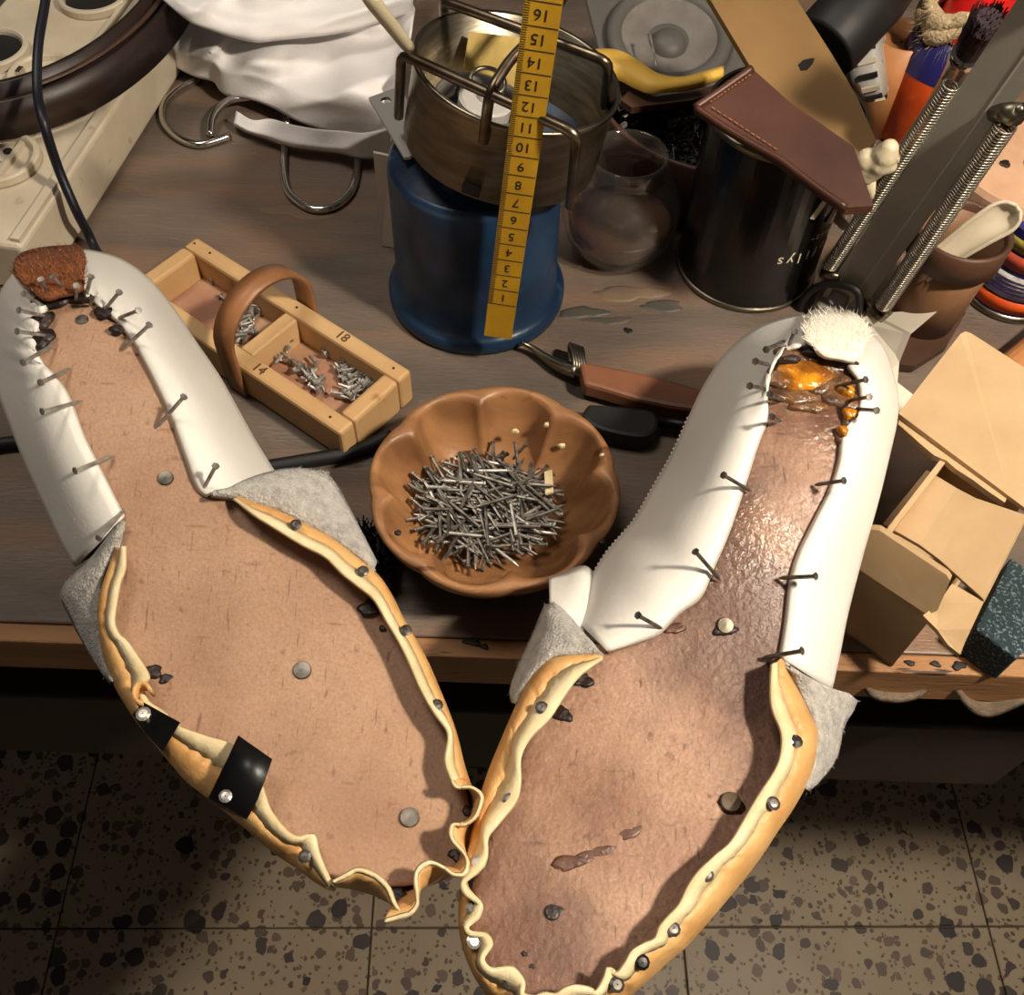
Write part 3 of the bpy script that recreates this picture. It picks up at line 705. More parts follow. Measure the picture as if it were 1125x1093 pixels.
# strap: over the tray across its width
s0 = (P(251, 400, TH)-T_).dot(ex)
sb = T_+ex*s0; rows = []
a_ = sb-ey*0.0015; b_ = sb+ey*(LY+0.0015)
mid = (a_+b_)/2; half = (b_-a_).length/2
prof = [(-half, -0.020), (-half, -0.010), (-half, 0.0), (-half*1.0, 0.010)]
for i in range(1, 16):
    an = math.pi*(1-i/16); prof.append((half*math.cos(an), 0.010+0.024*math.sin(an)))
prof += [(half, 0.010), (half, 0), (half, -0.010), (half, -0.020)]
for sgn in (-1, 1):
    rows.append([mid+ey*x+Vector((0, 0, z))+ex*sgn*0.0062 for x, z in prof])
st = mesh('strap', grid(rows), M['strap'], tr, smooth=True); solid(st, 0.0022, 0)
st['label'] = 'brown leather strap'
for f_, g_, s_ in ((.30, RW/2, '20'), (.73, RW/2, '18'), (.62, LY-RW/2, '14')):
    text_mesh('number', s_, 0.0075, T_+ex*LX*f_+ey*g_+Vector((0, 0, .0005)), ex, -ey, M['pencil'], tr)
for f_, g_ in ((.022, .0045), (.10, .0045), (.95, .0045), (.93, LY-.0045), (.52, .0045), (.5, LY-.0045)):
    mesh('pin_head', lathe([(0.0007, 0), (0.0006, 0.0004), (0.0001, .0005)], T_+ex*LX*f_+ey*g_+Vector((0, 0, .0002)), seg=8), M['black_steel'], tr)
# tacks lying in it
TK = nail_mesh('tack_mesh', 0.0085, 0.00085, 0.0019, material=M['steel'])
def scatter(n, spots, h, rng, name, label, cat, group, me, L, pitch=0.25, lift=0.004):
    out = []
    for k in range(n):
        x, y, s = spots[k % len(spots)]
        px, py = x+random.gauss(0, s), y+random.gauss(0, s*0.8)
        a = P(px, py, h); an = random.uniform(0, 2*math.pi); pt = random.uniform(-pitch, pitch)
        d = Vector((math.cos(an)*math.cos(pt), math.sin(an)*math.cos(pt), math.sin(pt)))*L
        a.z += random.uniform(0, lift)+0.0016
        a2, b2 = a-d/2, a+d/2
        lo = min(a2.z, b2.z); fl_ = DESK+h+0.0008
        if lo < fl_: a2.z += fl_-lo; b2.z += fl_-lo
        o = put(name, me, a2, b2); tag(o, label, cat, group); out.append(o)
    return out
tl = 'short bright steel tack lying in the right compartment of the wooden tray'
scatter(70, [(362, 388, 7), (376, 400, 9), (388, 408, 9), (394, 424, 7), (384, 434, 6), (405, 425, 6), (386, 416, 9)], 0.005, 0, 'tack', tl, 'tack', 'tacks in the right tray compartment', TK, 0.0075)
scatter(18, [(340, 420, 6), (346, 424, 5)], 0.005, 0, 'tack', tl, 'tack', 'tacks in the right tray compartment', TK, 0.0075)
scatter(10, [(313, 388, 5), (304, 400, 4), (322, 404, 4), (332, 410, 3)], 0.005, 0, 'tack', tl, 'tack', 'tacks in the right tray compartment', TK, 0.0075)
tl = 'short steel tack lying beneath the strap in the left compartment of the wooden tray'
scatter(30, [(268, 362, 4), (278, 350, 6), (284, 344, 5), (273, 372, 4), (266, 374, 3)], 0.005, 0, 'tack', tl, 'tack', 'tacks in the left tray compartment', TK, 0.0075)
for p_, lb in (((232, 309), 'upper single tack lying flat in the far left compartment of the tray'), ((242, 325), 'shiny single tack lying below another in the far left compartment of the tray')):
    a = P(p_[0], p_[1], .0068); o = put('tack', TK, a, a+Vector((0.006, 0.004 if p_[0] == 232 else -.005, -0.0004))); tag(o, lb, 'tack')

# ------------------------------------------------------------------ scalloped wooden bowl of nails
BH = 0.040
bc = P(543, 529, BH); BR = (P(681, 529, BH)-P(405, 529, BH)).length/2
bowl_o = Vector((bc.x, bc.y, DESK))
def lobe(th): return abs(math.cos(4*th))
ph = R(12)
rows = []; SEG = 160
def ring(rad, h, amp, base=0.72):
    return [Vector((bc.x+math.cos(2*math.pi*k/SEG)*rad*(1+amp*(lobe(2*math.pi*k/SEG+ph)**.55-base)), bc.y+math.sin(2*math.pi*k/SEG)*rad*(1+amp*(lobe(2*math.pi*k/SEG+ph)**.55-base)), DESK+h)) for k in range(SEG)]
bowl_thing = thing('scalloped_bowl', 'scalloped brown wooden bowl holding a heap of steel nails', 'bowl', bowl_o)
for rad, h, amp in ((0.001, 0.007, 0), (0.018, 0.0072, 0), (0.027, 0.0085, 0.01), (0.034, 0.0120, 0.12), (0.0395, 0.0180, 0.20), (0.0435, 0.0255, 0.23), (0.0462, 0.0325, 0.22), (0.0478, 0.0372, 0.20), (0.0488, 0.0394, 0.17), (0.0508, 0.0402, 0.10),
                    (0.0530, 0.0400, 0.045), (0.0538, 0.0385, 0.04), (0.052, 0.032, 0.04), (0.046, 0.020, 0.03), (0.036, 0.008, 0.02), (0.030, 0.0015, 0.0), (0.029, 0.0002, 0)):
    s = BR/0.0538
    rows.append(ring(rad*s, h, amp))
V, F = grid(rows, True); F.append(tuple(range((len(rows)-1)*SEG, len(rows)*SEG))); F.append(tuple(range(SEG)))
mesh('bowl_body', (V, F), M['bowl'], bowl_thing, smooth=True)
for px, py in ((437, 585), (661, 595)):
    mesh('knot', blob(P(px, py, BH), .0016, .0012, .0006, 8, .3), M['stain'], bowl_thing)
NB = nail_mesh('bowl_nail', 0.021, 0.0008, 0.0012, material=M['steel_dark'])
NB2 = nail_mesh('bowl_nail_bright', 0.021, 0.0008, 0.0012, material=M['steel'])
rd = random.Random(5)
heap = P(536, 560, 0.014)
for k in range(290):
    rr_ = math.sqrt(rd.random())*0.0255; an = rd.uniform(0, 2*math.pi)
    cx, cy = heap.x+rr_*math.cos(an)*1.08, heap.y+rr_*math.sin(an)*1.0
    top = 0.0195*(1-(rr_/0.031)**2)
    z = DESK+0.0100+top*(k/290)**0.6*rd.uniform(0.75, 1.0)+0.004*(rr_/0.026)**2
    az = rd.gauss(-0.45, 0.75); pt = rd.uniform(-0.16, 0.16)
    d = Vector((math.cos(az)*math.cos(pt), math.sin(az)*math.cos(pt), math.sin(pt)))*0.0105*(1 if rd.random() < .5 else -1)
    a, b = Vector((cx, cy, z))-d, Vector((cx, cy, z))+d
    for q in (a, b):
        rq = math.hypot(q.x-bc.x, q.y-bc.y); fl_ = DESK+0.0085+max(0, (rq-0.022))*0.75
        if q.z < fl_: q.z = fl_
    o = put('nail', NB if rd.random() < .8 else NB2, a, b)
    tag(o, 'loose steel nail in the heap inside the scalloped wooden bowl', 'nail', 'nails heaped in the bowl')
for k, (a, b) in enumerate((((577, 489), (563, 505)), ((566, 486), (569, 512)), ((505, 497), (512, 520)), ((470, 515), (488, 530)))):
    o = put('nail', NB, P(a[0], a[1], .03), P(b[0], b[1], .022))
    tag(o, 'loose steel nail in the heap inside the scalloped wooden bowl', 'nail', 'nails heaped in the bowl')
o = mesh('leather_scrap', box(P(603, 530, 0.0215), 0.0036, 0.012, 0.0012, Vector((1, .1, .45)).normalized(), Vector((-.05, 1, .05)).normalized(), Vector((-.43, 0, 1)).normalized()), M['cream'])
tag(o, 'small cream leather strip on the right side of the bowl', 'scrap')
for k, (x, y, h, lb) in enumerate(((601, 467, .0345, 'cream crumb highest up on the far wall of the bowl'), (617, 490, .0275, 'rounded cream crumb in the middle of the far bowl wall'), (662, 501, .0385, 'cream crumb nearest the right rim of the bowl'), (566, 474, .0295, 'pale crumb just behind the heap of nails in the bowl'))):
    o = mesh('crumb', blob(P(x, y, h), .0016, .0011, .0016, 7, .5, seed=k), M['cream'], origin=P(x, y, h)); tag(o, lb, 'crumb')

# ------------------------------------------------------------------ camping stove
sc = P(519, 391, 0); stc = Vector((sc.x, sc.y+0.0475, DESK))
stove = thing('camping_stove', 'blue gas canister stove with a steel wind ring on top', 'stove', stc)
mesh('canister', lathe([(0.001, .0006), (0.0475, .0006), (0.0482, .003), (0.0482, .007), (0.0462, .0095), (0.0438, .011), (0.0432, .03), (0.0428, .084), (0.0420, .0875), (0.040, .0895), (0.0395, .0895), (0.030, .0945), (0.018, .099), (0.001, .100)], stc, seg=64), M['blue'], stove, smooth=True)
tilt = Vector((0.19, 0.045, 1)).normalized()
rx, ry, rz = frame(tilt)
rc = Vector((stc.x+0.0125, stc.y-0.001, DESK+0.0975))
mesh('valve_stem', lathe([(0.011, -0.006), (0.011, 0.004), (0.007, 0.006)], rc, tilt, 24, capb=True, capt=True), M['brushed'], stove, smooth=True)
RR = 0.0462
wr = mesh('wind_ring', lathe([(RR*.94, 0), (RR, 0), (RR, 0.036), (RR+.0012, .0375), (RR+.0006, .039), (RR-.0012, .0385), (RR-.0014, .001), (RR*.94, 0)], rc, tilt, 72), M['brushed'], stove, smooth=True)
mesh('ring_floor', lathe([(0.010, .001), (RR-.0016, .001), (RR-.0016, .003), (0.010, .003), (0.010, .001)], rc, tilt, 48), M['blue'], stove, smooth=False)
an = R(-106)
ndv = rx*math.cos(an)+ry*math.sin(an)
mesh('air_slot', box(rc+ndv*(RR-.0001)+rz*0.004, 0.008, 0.002, 0.005, ndv.cross(rz), ndv, rz), M['rubber'], stove)
bh = rc - rx*0.013 + ry*0.004
mesh('burner_ring', lathe([(0.0185, .006), (0.0215, .006), (0.0225, .014), (0.0215, .018), (0.0195, .018), (0.0180, .012), (0.0185, .006)], bh, tilt, 40), M['speaker_dark'], stove, smooth=True)
mesh('burner_cap', lathe([(0.0125, .005), (0.0125, .0175), (0.0112, .0185), (0.004, .0185), (.0035, .0205), (0.0002, .021)], bh+rx*.002, tilt, 32, capb=True), M['lightgrey'], stove, smooth=False)
mesh('jet_loop', tube([bh+rx*(.002+.008*math.cos(t))+ry*(.010+.006*math.sin(t))+rz*(.0215+.003*math.sin(t)) for t in [2*math.pi*i/24 for i in range(24)]], .0011, 8, closed=True), M['brushed'], stove, smooth=True)
q = rc+ry*0.030-rx*0.010+rz*0.022
o = mesh('brass_plate', box(q, 0.026, 0.0012, 0.024, (rx+ry*.2).normalized(), (ry-rx*.2-rz*.6).normalized(), (rz+ry*.6).normalized()), M['brass'], stove); o['label'] = 'brass-coloured plate inside the ring'
def bail(pts):
    """bent support wire: corners rounded"""
    pts = [P(*p) for p in pts]; out = [pts[0]]
    for a, b, c in zip(pts, pts[1:], pts[2:]):
        d = .006; p, q = b+(a-b).normalized()*d, b+(c-b).normalized()*d
        out += [p.lerp(b, t).lerp(b.lerp(q, t), t) for t in (0, .25, .5, .75, 1)]
    mesh('pot_support', tube(out+[pts[-1]], .0023, 8), M['wire'], stove, smooth=True)
bail([(438, 128, .108), (441, 59, .151), (634, 147, .151), (626, 226, .100)])
bail([(489, 34, .120), (487, 1, .150), (669, 68, .150), (664, 116, .116)])
bail([(531, 156, .130), (538, 101, .153), (562, 63, .158), (597, 32, .163), (632, -25, .172)])
# mounting plate with a hole, and a narrow card standing behind the canister
c1, c2, c3, c4 = P(405, 107, .098), P(441, 94, .098), P(466, 160, .098), P(446, 176, .098)
hc = P(424, 110, .098); n = 24
outer = resample([c1, c2, c3, c4, c1], n+1)[:n]
inner = [hc+Vector(((p-hc).x, (p-hc).y, 0)).normalized()*.0026 for p in outer]
dz = Vector((0, 0, -.0015))
o = mesh('mounting_plate', grid([outer, inner, [p+dz for p in inner], [p+dz for p in outer], outer], True), M['lightgrey'], stove)
o['label'] = 'pale metal plate with a round hole'
pb0, pb1 = P(419, 270, 0.0005), P(433, 272, 0.0005); yv = pb0.y+.004
o = mesh('card', prism([pb0, pb1, Q(429, 172, yv), Q(410, 168, yv)], (0, 0.0018, 0)), M['paper'], origin=P(426, 271, 0))
tag(o, 'narrow white card standing between the white cloth and the blue canister', 'card')

# ------------------------------------------------------------------ yellow ruler standing in front of the ring
r0 = Q(547, 369, 0.3415); r0.z = max(r0.z, DESK+.0125)
r1 = Q(603, -40, 0.3440)
e1 = (r1-r0).normalized(); nrm = (EYE-r0).normalized(); e2 = e1.cross(nrm).normalized(); nrm = e2.cross(e1).normalized()
if nrm.dot(EYE-r0) < 0: nrm = -nrm
RWD = 0.0138; RL = (r1-r0).length
ru = thing('ruler', 'yellow centimetre ruler standing upright with its figures upside down, leaning on the stove ring', 'ruler', r0)
e2x = e2 if e2.x > 0 else -e2
mesh('blade', box(r0+e1*RL/2, RWD, RL, 0.0022, e2x, e1, nrm), M['yellow_rule'], ru)
base_cm = (Q(556, 326, 0.3416)-r0).dot(e1)
for n_ in range(1, 18):
    s = base_cm + (n_-1)*0.0093
    if s > RL-.003: break
    text_mesh('figure', str(n_), 0.0062, r0+e1*(s)+nrm*0.0012, -e2x, -e1, M['print'], ru, 0.0001)
    mesh('mark', box(r0+e1*(s-.0046)+nrm*.00115, RWD*.96, 0.0003, 0.0003, e2x, e1, nrm), M['print'], ru)
tk = [box(r0+e1*(base_cm-.0046+.00093*k)+nrm*.00115-e2x*(RWD/2-.0012), 0.0022, 0.00018, 0.0003, e2x, e1, nrm) for k in range(0, 165)]
o = mesh('fine_marks', join(*tk), M['print'], ru); o['kind'] = 'stuff'

# ------------------------------------------------------------------ glass jar
jc = P(677, 272, 0); jo = Vector((jc.x, jc.y, DESK))
jar = thing('glass_jar', 'small round clear glass jar holding dried brown glue', 'jar', jo)
js = 1.0
ow = [(0.001, .0005), (0.021, .0005), (0.0245, .003), (0.0300, .012), (0.0330, .024), (0.0318, .036), (0.0265, .0465), (0.0215, .0515), (0.0203, .0535), (0.0212, .056), (0.0214, .0625), (0.0205, .0645), (0.0195, .0645)]
iw = [(0.0188, .062), (0.0184, .0525), (0.0240, .0458), (0.0292, .036), (0.0304, .024), (0.0275, .0125), (0.022, .0045), (0.001, .004)]
mesh('jar_wall', lathe(ow+iw, jo, seg=56), M['glass'], jar, smooth=True)
g = mesh('glue', lathe([(0.001, .0046), (0.0215, .005), (0.0268, .0128), (0.0288, .0215), (0.0270, .0222), (0.012, .0185), (0.001, .0180)], jo, seg=48), M['glue_brown'], jar, smooth=True)
g['label'] = 'dried brown glue in the jar'

# ------------------------------------------------------------------ white cloth heap
clo = thing('white_cloth', 'crumpled white cotton cloth heaped behind the steel hooks', 'cloth', P(320, 60, 0))
def clothpart(name, low, high, nu, nv, amp, seed, bulge):
    A = pxline(low, nu); B = pxline(high, nu); rows = []
    first = [U(a)+Vector((0, 0.004, -0.004 if a.z > .008 else 0)) for a in A]; rows.append(first)
    for j in range(nv):
        t = j/(nv-1); row = []
        for i in range(nu):
            p = A[i].lerp(B[i], t); u = i/nu
            h = p.z + bulge*min(1, t*6)*(1-0.3*t) 
            f = math.sin(p.x*0.035+p.y*0.05+seed)*0.5+math.sin(p.x*0.016-p.y*0.07+seed*2)*0.6+noise.noise(Vector((p.x*.022, p.y*.03, seed)))*1.6
            fo = 1-abs(math.sin(p.x*.013+p.y*.028+seed*1.7+1.2*noise.noise(Vector((p.x*.008, p.y*.01, seed+9)))))
            h += amp*f*min(1, t*4) + amp*1.6*fo**3*min(1, t*4)
            row.append(P(p.x, p.y, max(0.002, h)))
        rows.append(row)
    o = mesh(name, grid(rows), M['cloth'], clo, smooth=True); solid(o, 0.0012, 0)
    return o
clothpart('lower_fold', [(190, 72, .006), (214, 82, .012), (234, 88, .012), (246, 102, .010), (274, 107, .012), (298, 116, .012), (326, 131, .010), (360, 142, .008), (392, 150, .008), (424, 162, .008), (432, 150, .02), (436, 130, .03)],
          [(185, -40, .02), (215, -40, .02), (240, -40, .03), (262, -40, .03), (285, -40, .03), (305, -40, .03), (325, -40, .03), (355, -40, .03), (380, -40, .03), (410, -40, .03), (440, -20, .03), (456, 10, .03)], 90, 60, 0.0058, 1.0, 0.012)
clothpart('rolled_hem', [(257, 137, .003), (272, 145, .003), (290, 151, .003), (319, 161, .003), (349, 165, .003), (374, 168, .003), (399, 174, .003), (428, 171, .004)],
          [(260, 122, .008), (278, 132, .009), (298, 131, .009), (322, 137, .012), (350, 142, .014), (378, 144, .016), (402, 146, .018), (430, 140, .02)], 60, 14, 0.0015, 2.0, 0.007)
clothpart('upper_fold', [(178, -2, .068), (205, 20, .066), (230, 30, .058), (258, 39, .052), (280, 43, .05), (300, 41, .048), (320, 39, .046), (350, 36, .045), (385, 30, .042), (420, 20, .04), (452, 12, .036)],
          [(165, -60, .06), (200, -60, .065), (230, -60, .065), (258, -60, .065), (280, -60, .065), (300, -60, .06), (325, -60, .06), (350, -60, .055), (385, -60, .05), (420, -60, .045), (460, -60, .04)], 80, 40, 0.003, 4.0, 0.006)

# ------------------------------------------------------------------ steel hooks
def wire_hook(label, pts, h, nm='wire_hook'):
    L_ = smoothline([P(x, y, hh) for x, y, hh in pts], 50)
    o = mesh(nm, tube(L_, 0.0024, 10), M['chrome'], origin=L_[0], smooth=True); tag(o, label, 'hook', 'round steel hooks')
    return o
hz = 0.0026
wire_hook('open round steel hook nearest the ivory socket strip', [(220, 86, hz), (197, 98, hz), (181, 114, hz), (180, 134, hz), (195, 151, hz), (217, 159, hz), (236, 155, hz), (253, 149, hz)], hz)
wire_hook('steel hook in the middle with one end pointing at the viewer, partly under the cloth', [(231, 149, hz+.003), (234, 128, .008), (250, 111, .009), (272, 107, .007), (292, 107, .005), (309, 119, hz), (316, 138, hz)], hz)
wire_hook('U-shaped steel hook below the cloth, nearest the blue stove', [(313, 150, hz), (312, 172, hz), (312, 194, hz), (319, 214, hz), (341, 229, hz), (364, 228, hz), (383, 214, hz), (391, 194, hz), (393, 172, hz), (394, 150, hz)], hz)

# ------------------------------------------------------------------ ivory socket strip, belt, cable
a_, b_ = P(84, 268, 0), P(170, 130, 0)
dx = (b_-a_).normalized(); dy = Vector((dx.y, -dx.x, 0))          # dy points to the right-hand side of the strip
SH = 0.034
top_r = P(27, 272, SH)
endp = a_ - dx*((a_-top_r).dot(dx))
SL, SW = 0.30, 0.115
o0 = Vector((endp.x, endp.y, DESK))
ps = thing('socket_strip', 'ivory plastic multi-socket power strip at the left edge of the bench', 'power strip', o0-dy*SW/2+dx*SL/2)
cc = o0 - dy*SW/2 + dx*SL/2
bevel(mesh('housing', box(cc+Vector((0, 0, SH/2+.0005)), SL, SW, SH-.001, dx, -dy), M['plasticw'], ps), 0.003, 3)
mesh('edge_rib', box(o0-dy*0.004+dx*SL/2+Vector((0, 0, SH+.0008)), SL-.006, 0.005, 0.003, dx, -dy), M['plasticw'], ps)
mesh('inner_rib', box(o0-dy*0.035+dx*SL/2+Vector((0, 0, SH+.0012)), SL-.006, 0.003, 0.004, dx, -dy), M['plasticw'], ps)
for px, py, dark in ((52, 86, 0), (0, 178, 0), (104, 0, 1), (-8, 58, 1), (30, -22, 1), (-60, 150, 0)):
    c = P(px, py, SH+.001)
    s = mesh('socket', lathe([(0.0225, -.0005), (0.0225, .0035), (0.0215, .0045), (0.0195, .0045), (0.0185, .003), (0.0180, -.0002), (0.001, -.0002)], c, seg=36), M['rubber'] if False else M['plasticw'], ps, smooth=False)
    if dark:
        mesh('socket_well', lathe([(0.0178, .0002), (0.0178, .0012), (0.001, .0006)], c, seg=30), M['rubber'], s)
    else:
        for sg in (-1, 1):
            mesh('pin_hole', lathe([(0.0026, .0), (0.0026, .0006), (.0002, .0006)], c+dx*0.0095*sg, seg=12), M['rubber'], s)
        mesh('earth_clip', box(c-dy*0.0165+Vector((0, 0, .002)), 0.006, 0.003, 0.004, dx, dy), M['chrome'], s)
# coiled belt
bcen = P(18, -38, 0.066); rb = (P(82, 139, 0.06)-P(18, -38, 0.06)).length
belt = thing('coiled_belt', 'dark brown leather belt coiled in a loop lying on the ivory socket strip', 'belt', Vector((bcen.x, bcen.y, DESK+SH+.004)))
HB = SH+.005
cen = P(38, -8, HB+.006)
RXb = (P(212, -8, HB+.006)-cen).length; RYb = (P(38, 140, HB+.006)-cen).length
def oval(t, dr): return (math.cos(t)*(RXb+dr)+cen.x, math.sin(t)*(RYb+dr)+cen.y)
for nm, dr, z0, z1 in (('outer_coil', 0, HB, HB+.022), ('inner_coil', -.0115, HB+.001, HB+.026)):
    rows = [[Vector((*oval(2*math.pi*i/96, dr), DESK+z)) for i in range(97)] for z in (z0, z1)]
    bo = mesh(nm, grid(rows), M['beltl'], belt, smooth=True); solid(bo, 0.004, 0)
rows = [[Vector((*oval(R(-62)+R(60)*i/40, dr), DESK+z)) for i in range(41)] for dr, z in ((-.0035, HB+.0225), (-.0062, HB+.0232))]
be = mesh('raw_edge', grid(rows), M['brown'], belt, smooth=True); solid(be, .001); be['label'] = 'paler raw leather edge between the coils'
cb = smoothline([P(52, -30, .10), P(50, 0, .095), P(42, 50, .088), P(41, 100, .078), P(48, 135, .0735), P(64, 185, .05), P(84, 232, .03), P(96, 255, .012), P(106, 276, .004), P(130, 318, .004), P(170, 420, .004)], 90)
o = mesh('cable', tube(cb, 0.0026, 8), M['cable'], origin=P(84, 250, 0), smooth=True); tag(o, 'thin black cable running down across the belt and socket strip', 'cable')
cb = smoothline([P(120, 560, .004), P(250, 522, .004), P(320, 509, .004), P(372, 500, .004), P(405, 490, .004), P(430, 478, .004)], 40)
o = mesh('cable', tube(cb, 0.0036, 8), M['rubber'], origin=P(340, 505, 0), smooth=True); tag(o, 'thick black cable lying in front of the wooden nail tray', 'cable')
cb = smoothline([P(-40, 497, .0035), P(0, 488, .0035), P(30, 486, .0035), P(60, 492, .0035)], 20)
o = mesh('cable', tube(cb, 0.0033, 8), M['rubber'], origin=P(0, 488, 0), smooth=True); tag(o, 'short run of black cable at the left edge, left of the matt white shoe', 'cable')

# ------------------------------------------------------------------ rods above the stove
o = mesh('rod', tube([P(396, -20, .20), P(408, 0, .188), P(445, 47, .150), P(449, 52, .146)], [.0031, .0031, .0029, .0027], 10), M['creamplastic'], origin=P(430, 30, .17), smooth=True)
tag(o, 'worn cream rod slanting in from the top left, resting on the stove ring', 'rod')

# ------------------------------------------------------------------ dish of black nails, speaker, yellow strip
dl = P(640, 48, .05); df = P(748, 193, .05)
dc = Vector((0.118, (df.y+0.078), DESK))
dish = thing('nail_dish', 'round brown leather dish full of small black nails behind the glass jar', 'dish', dc)
mesh('dish_body', lathe([(0.001, .0005), (0.066, .0005), (0.074, .02), (0.078, .050), (0.0775, .0515), (0.0755, .0515), (0.0745, .049), (0.070, .02), (0.063, .006), (0.001, .006)], dc, seg=64), M['brown'], dish, smooth=True)
pile = lathe([(0.072, .030), (0.060, .036), (0.04, .042), (0.02, .044), (0.001, .045)], dc, seg=40)
o = mesh('nail_heap', pile, M['black_steel'], dish, smooth=True); o['kind'] = 'stuff'
NK = nail_mesh('black_nail', 0.014, 0.0005, 0.0009, material=M['black_steel'])
NK2 = nail_mesh('bright_stud', 0.006, 0.0009, 0.0021, material=M['chrome'])
for k in range(230):
    px, py = random.uniform(690, 800), random.uniform(92, 188)
    a = P(px, py, .047); rq = (a-Vector((dc.x, dc.y, a.z))).length
    if rq > 0.066: continue
    a.z = DESK+0.045-rq*0.14+random.uniform(0, .006)
    an = random.uniform(0, 6.28); pt = random.uniform(-.2, .9)
    d = Vector((math.cos(an)*math.cos(pt), math.sin(an)*math.cos(pt), math.sin(pt)))*0.014
    o = put('black_nail', NK, a+d*.6, a-d*.4); tag(o, 'fine black nail among those filling the brown dish', 'nail', 'black nails in the dish')
for k in range(60):
    px, py = random.uniform(664, 694), random.uniform(60, 165)
    a = P(px, py, .050); rq = (a-Vector((dc.x, dc.y, a.z))).length
    if rq > 0.070: continue
    a.z = DESK+.047-rq*.14+random.uniform(0, .004)
    d = Vector((random.uniform(-1, 1), random.uniform(-1, 1), random.uniform(.2, 1))).normalized()*.006
    o = put('shiny_stud', NK2, a+d, a); tag(o, 'small shiny stud on the left side of the brown dish', 'stud', 'shiny studs in the dish')
spn = Vector((0.02, -0.25, 1)).normalized()
spc = P(735, 40, .068); sx_, sy_, sz_ = frame(spn)
sp = thing('loudspeaker', 'grey loudspeaker cone in a square frame on the dish of nails', 'speaker', spc)
fr = box(spc-sz_*.004, 0.084, 0.084, 0.003, (sx_*.98+sy_*.2).normalized(), (sy_*.98-sx_*.2).normalized(), sz_)
bevel(mesh('frame', fr, M['speaker_dark'], sp), 0.004, 3)
mesh('surround', lathe([(0.036, -.003), (0.0375, .000), (0.0355, .003), (0.032, .0042), (0.029, .003), (0.0275, .001)], spc, spn, 56), M['speaker_dark'], sp, smooth=True)
mesh('cone', lathe([(0.0285, .0018), (0.024, -.0005), (0.012, -.0022)], spc, spn, 56), M['speaker'], sp, smooth=True)
mesh('dust_cap', lathe([(0.0105, -.0022), (0.0095, .001), (0.006, .0032), (.0002, .0042)], spc-sy_*.004, spn, 40), M['speaker_dark'], sp, smooth=True)
mesh('basket', lathe([(0.034, -.005), (0.020, -.018), (0.018, -.022), (.001, -.022)], spc, spn, 40), M['speaker_dark'], sp, smooth=True)
o = put('nail', NAIL, P(714, 38, .079), P(721, 72, .075)); tag(o, 'single bright bent nail lying on the loudspeaker cone', 'nail')
yu = pxline([(625, 62, .066), (640, 57, .068), (652, 55, .070), (679, 56, .071), (702, 68, .071), (724, 82, .071), (752, 85, .071), (795, 73, .071)], 40)
yl = pxline([(634, 70, .062), (645, 77, .063), (655, 82, .064), (679, 88, .065), (699, 98, .066), (719, 103, .067), (764, 96, .067), (794, 86, .068)], 40)
o = mesh('leather_strip', grid([[U(p) for p in yu], [P((a.x+b.x)/2, (a.y+b.y)/2, (a.z+b.z)/2+.002) for a, b in zip(yu, yl)], [U(p) for p in yl]]), M['yellow'], origin=P(710, 85, .06), smooth=True); solid(o, .0015)
tag(o, 'bright yellow curved leather strip across the front of the loudspeaker', 'leather strip')
o = mesh('leather_strip', prism([P(x, y, .062) for x, y in ((690, 100), (720, 106), (765, 99), (796, 90), (798, 98), (760, 110), (694, 118), (682, 110))], (0, 0, -.004)), M['brown'], origin=P(740, 105, .06))
tag(o, 'dark brown leather piece just below the yellow strip', 'leather strip')
o = mesh('leather_strip', prism([P(x, y, .004) for x, y in ((529, 17), (551, 20), (549, 40), (535, 38))], (0, 0, -.003)), M['yellow'], origin=P(540, 28, 0))
tag(o, 'small orange leather scrap on the bench behind the stove', 'leather strip')
o = mesh('paper_sheet', prism([P(x, y, .0012) for x, y in ((690, -12), (720, -10), (716, 2), (672, 8), (676, -6))], (0, 0, -.001)), M['lightgrey'], origin=P(700, 0, 0))
tag(o, 'grey sheet corner at the top edge behind the loudspeaker', 'paper')

# ------------------------------------------------------------------ black paint can
kc = P(818, 290, 0); ko = Vector((kc.x, kc.y, DESK)); kr = 0.0385
can = thing('paint_can', 'tall black can with small white lettering under the leather sheath', 'can', ko)
mesh('can_body', lathe([(0.001, .001), (kr, .001), (kr, .098), (kr-.001, .1), (.001, .1)], ko, seg=64), M['blackcan'], can, smooth=False)
mesh('bottom_seam', lathe([(kr, .0005), (kr+.0012, .001), (kr+.0014, .002), (kr+.0008, .0032), (kr, .0034)], ko, seg=64), M['brushed'], can, smooth=True)
mesh('top_seam', lathe([(kr, .096), (kr+.0012, .097), (kr+.0014, .0985), (kr+.0008, .1), (kr-.002, .1)], ko, seg=64), M['brushed'], can, smooth=True)
for p in can.children[0].data.polygons: p.use_smooth = len(p.vertices) == 4 and abs(p.normal.z) < .5
def wrap_text(s, size, z, a0, parent, material, flip=True):
    """lettering round the can, upside down as the can stands"""
    for k, ch in enumerate(s):
        an = a0 - k*size*0.60/kr
        d = Vector((math.cos(an), math.sin(an), 0)); t = Vector((-math.sin(an), math.cos(an), 0))
        text_mesh('letter', ch, size, ko+d*(kr+.0003)+Vector((0, 0, z)), -t, Vector((0, 0, -1)), material, parent, .0001)
M['whiteprint'] = mat('white_print', col(214, 202, 180), None, rough=0.6)
wrap_text('zuoz-', 0.0062, .047, R(-34), can, M['whiteprint'])
wrap_text('tofilys', 0.0092, .037, R(-31), can, M['whiteprint'])
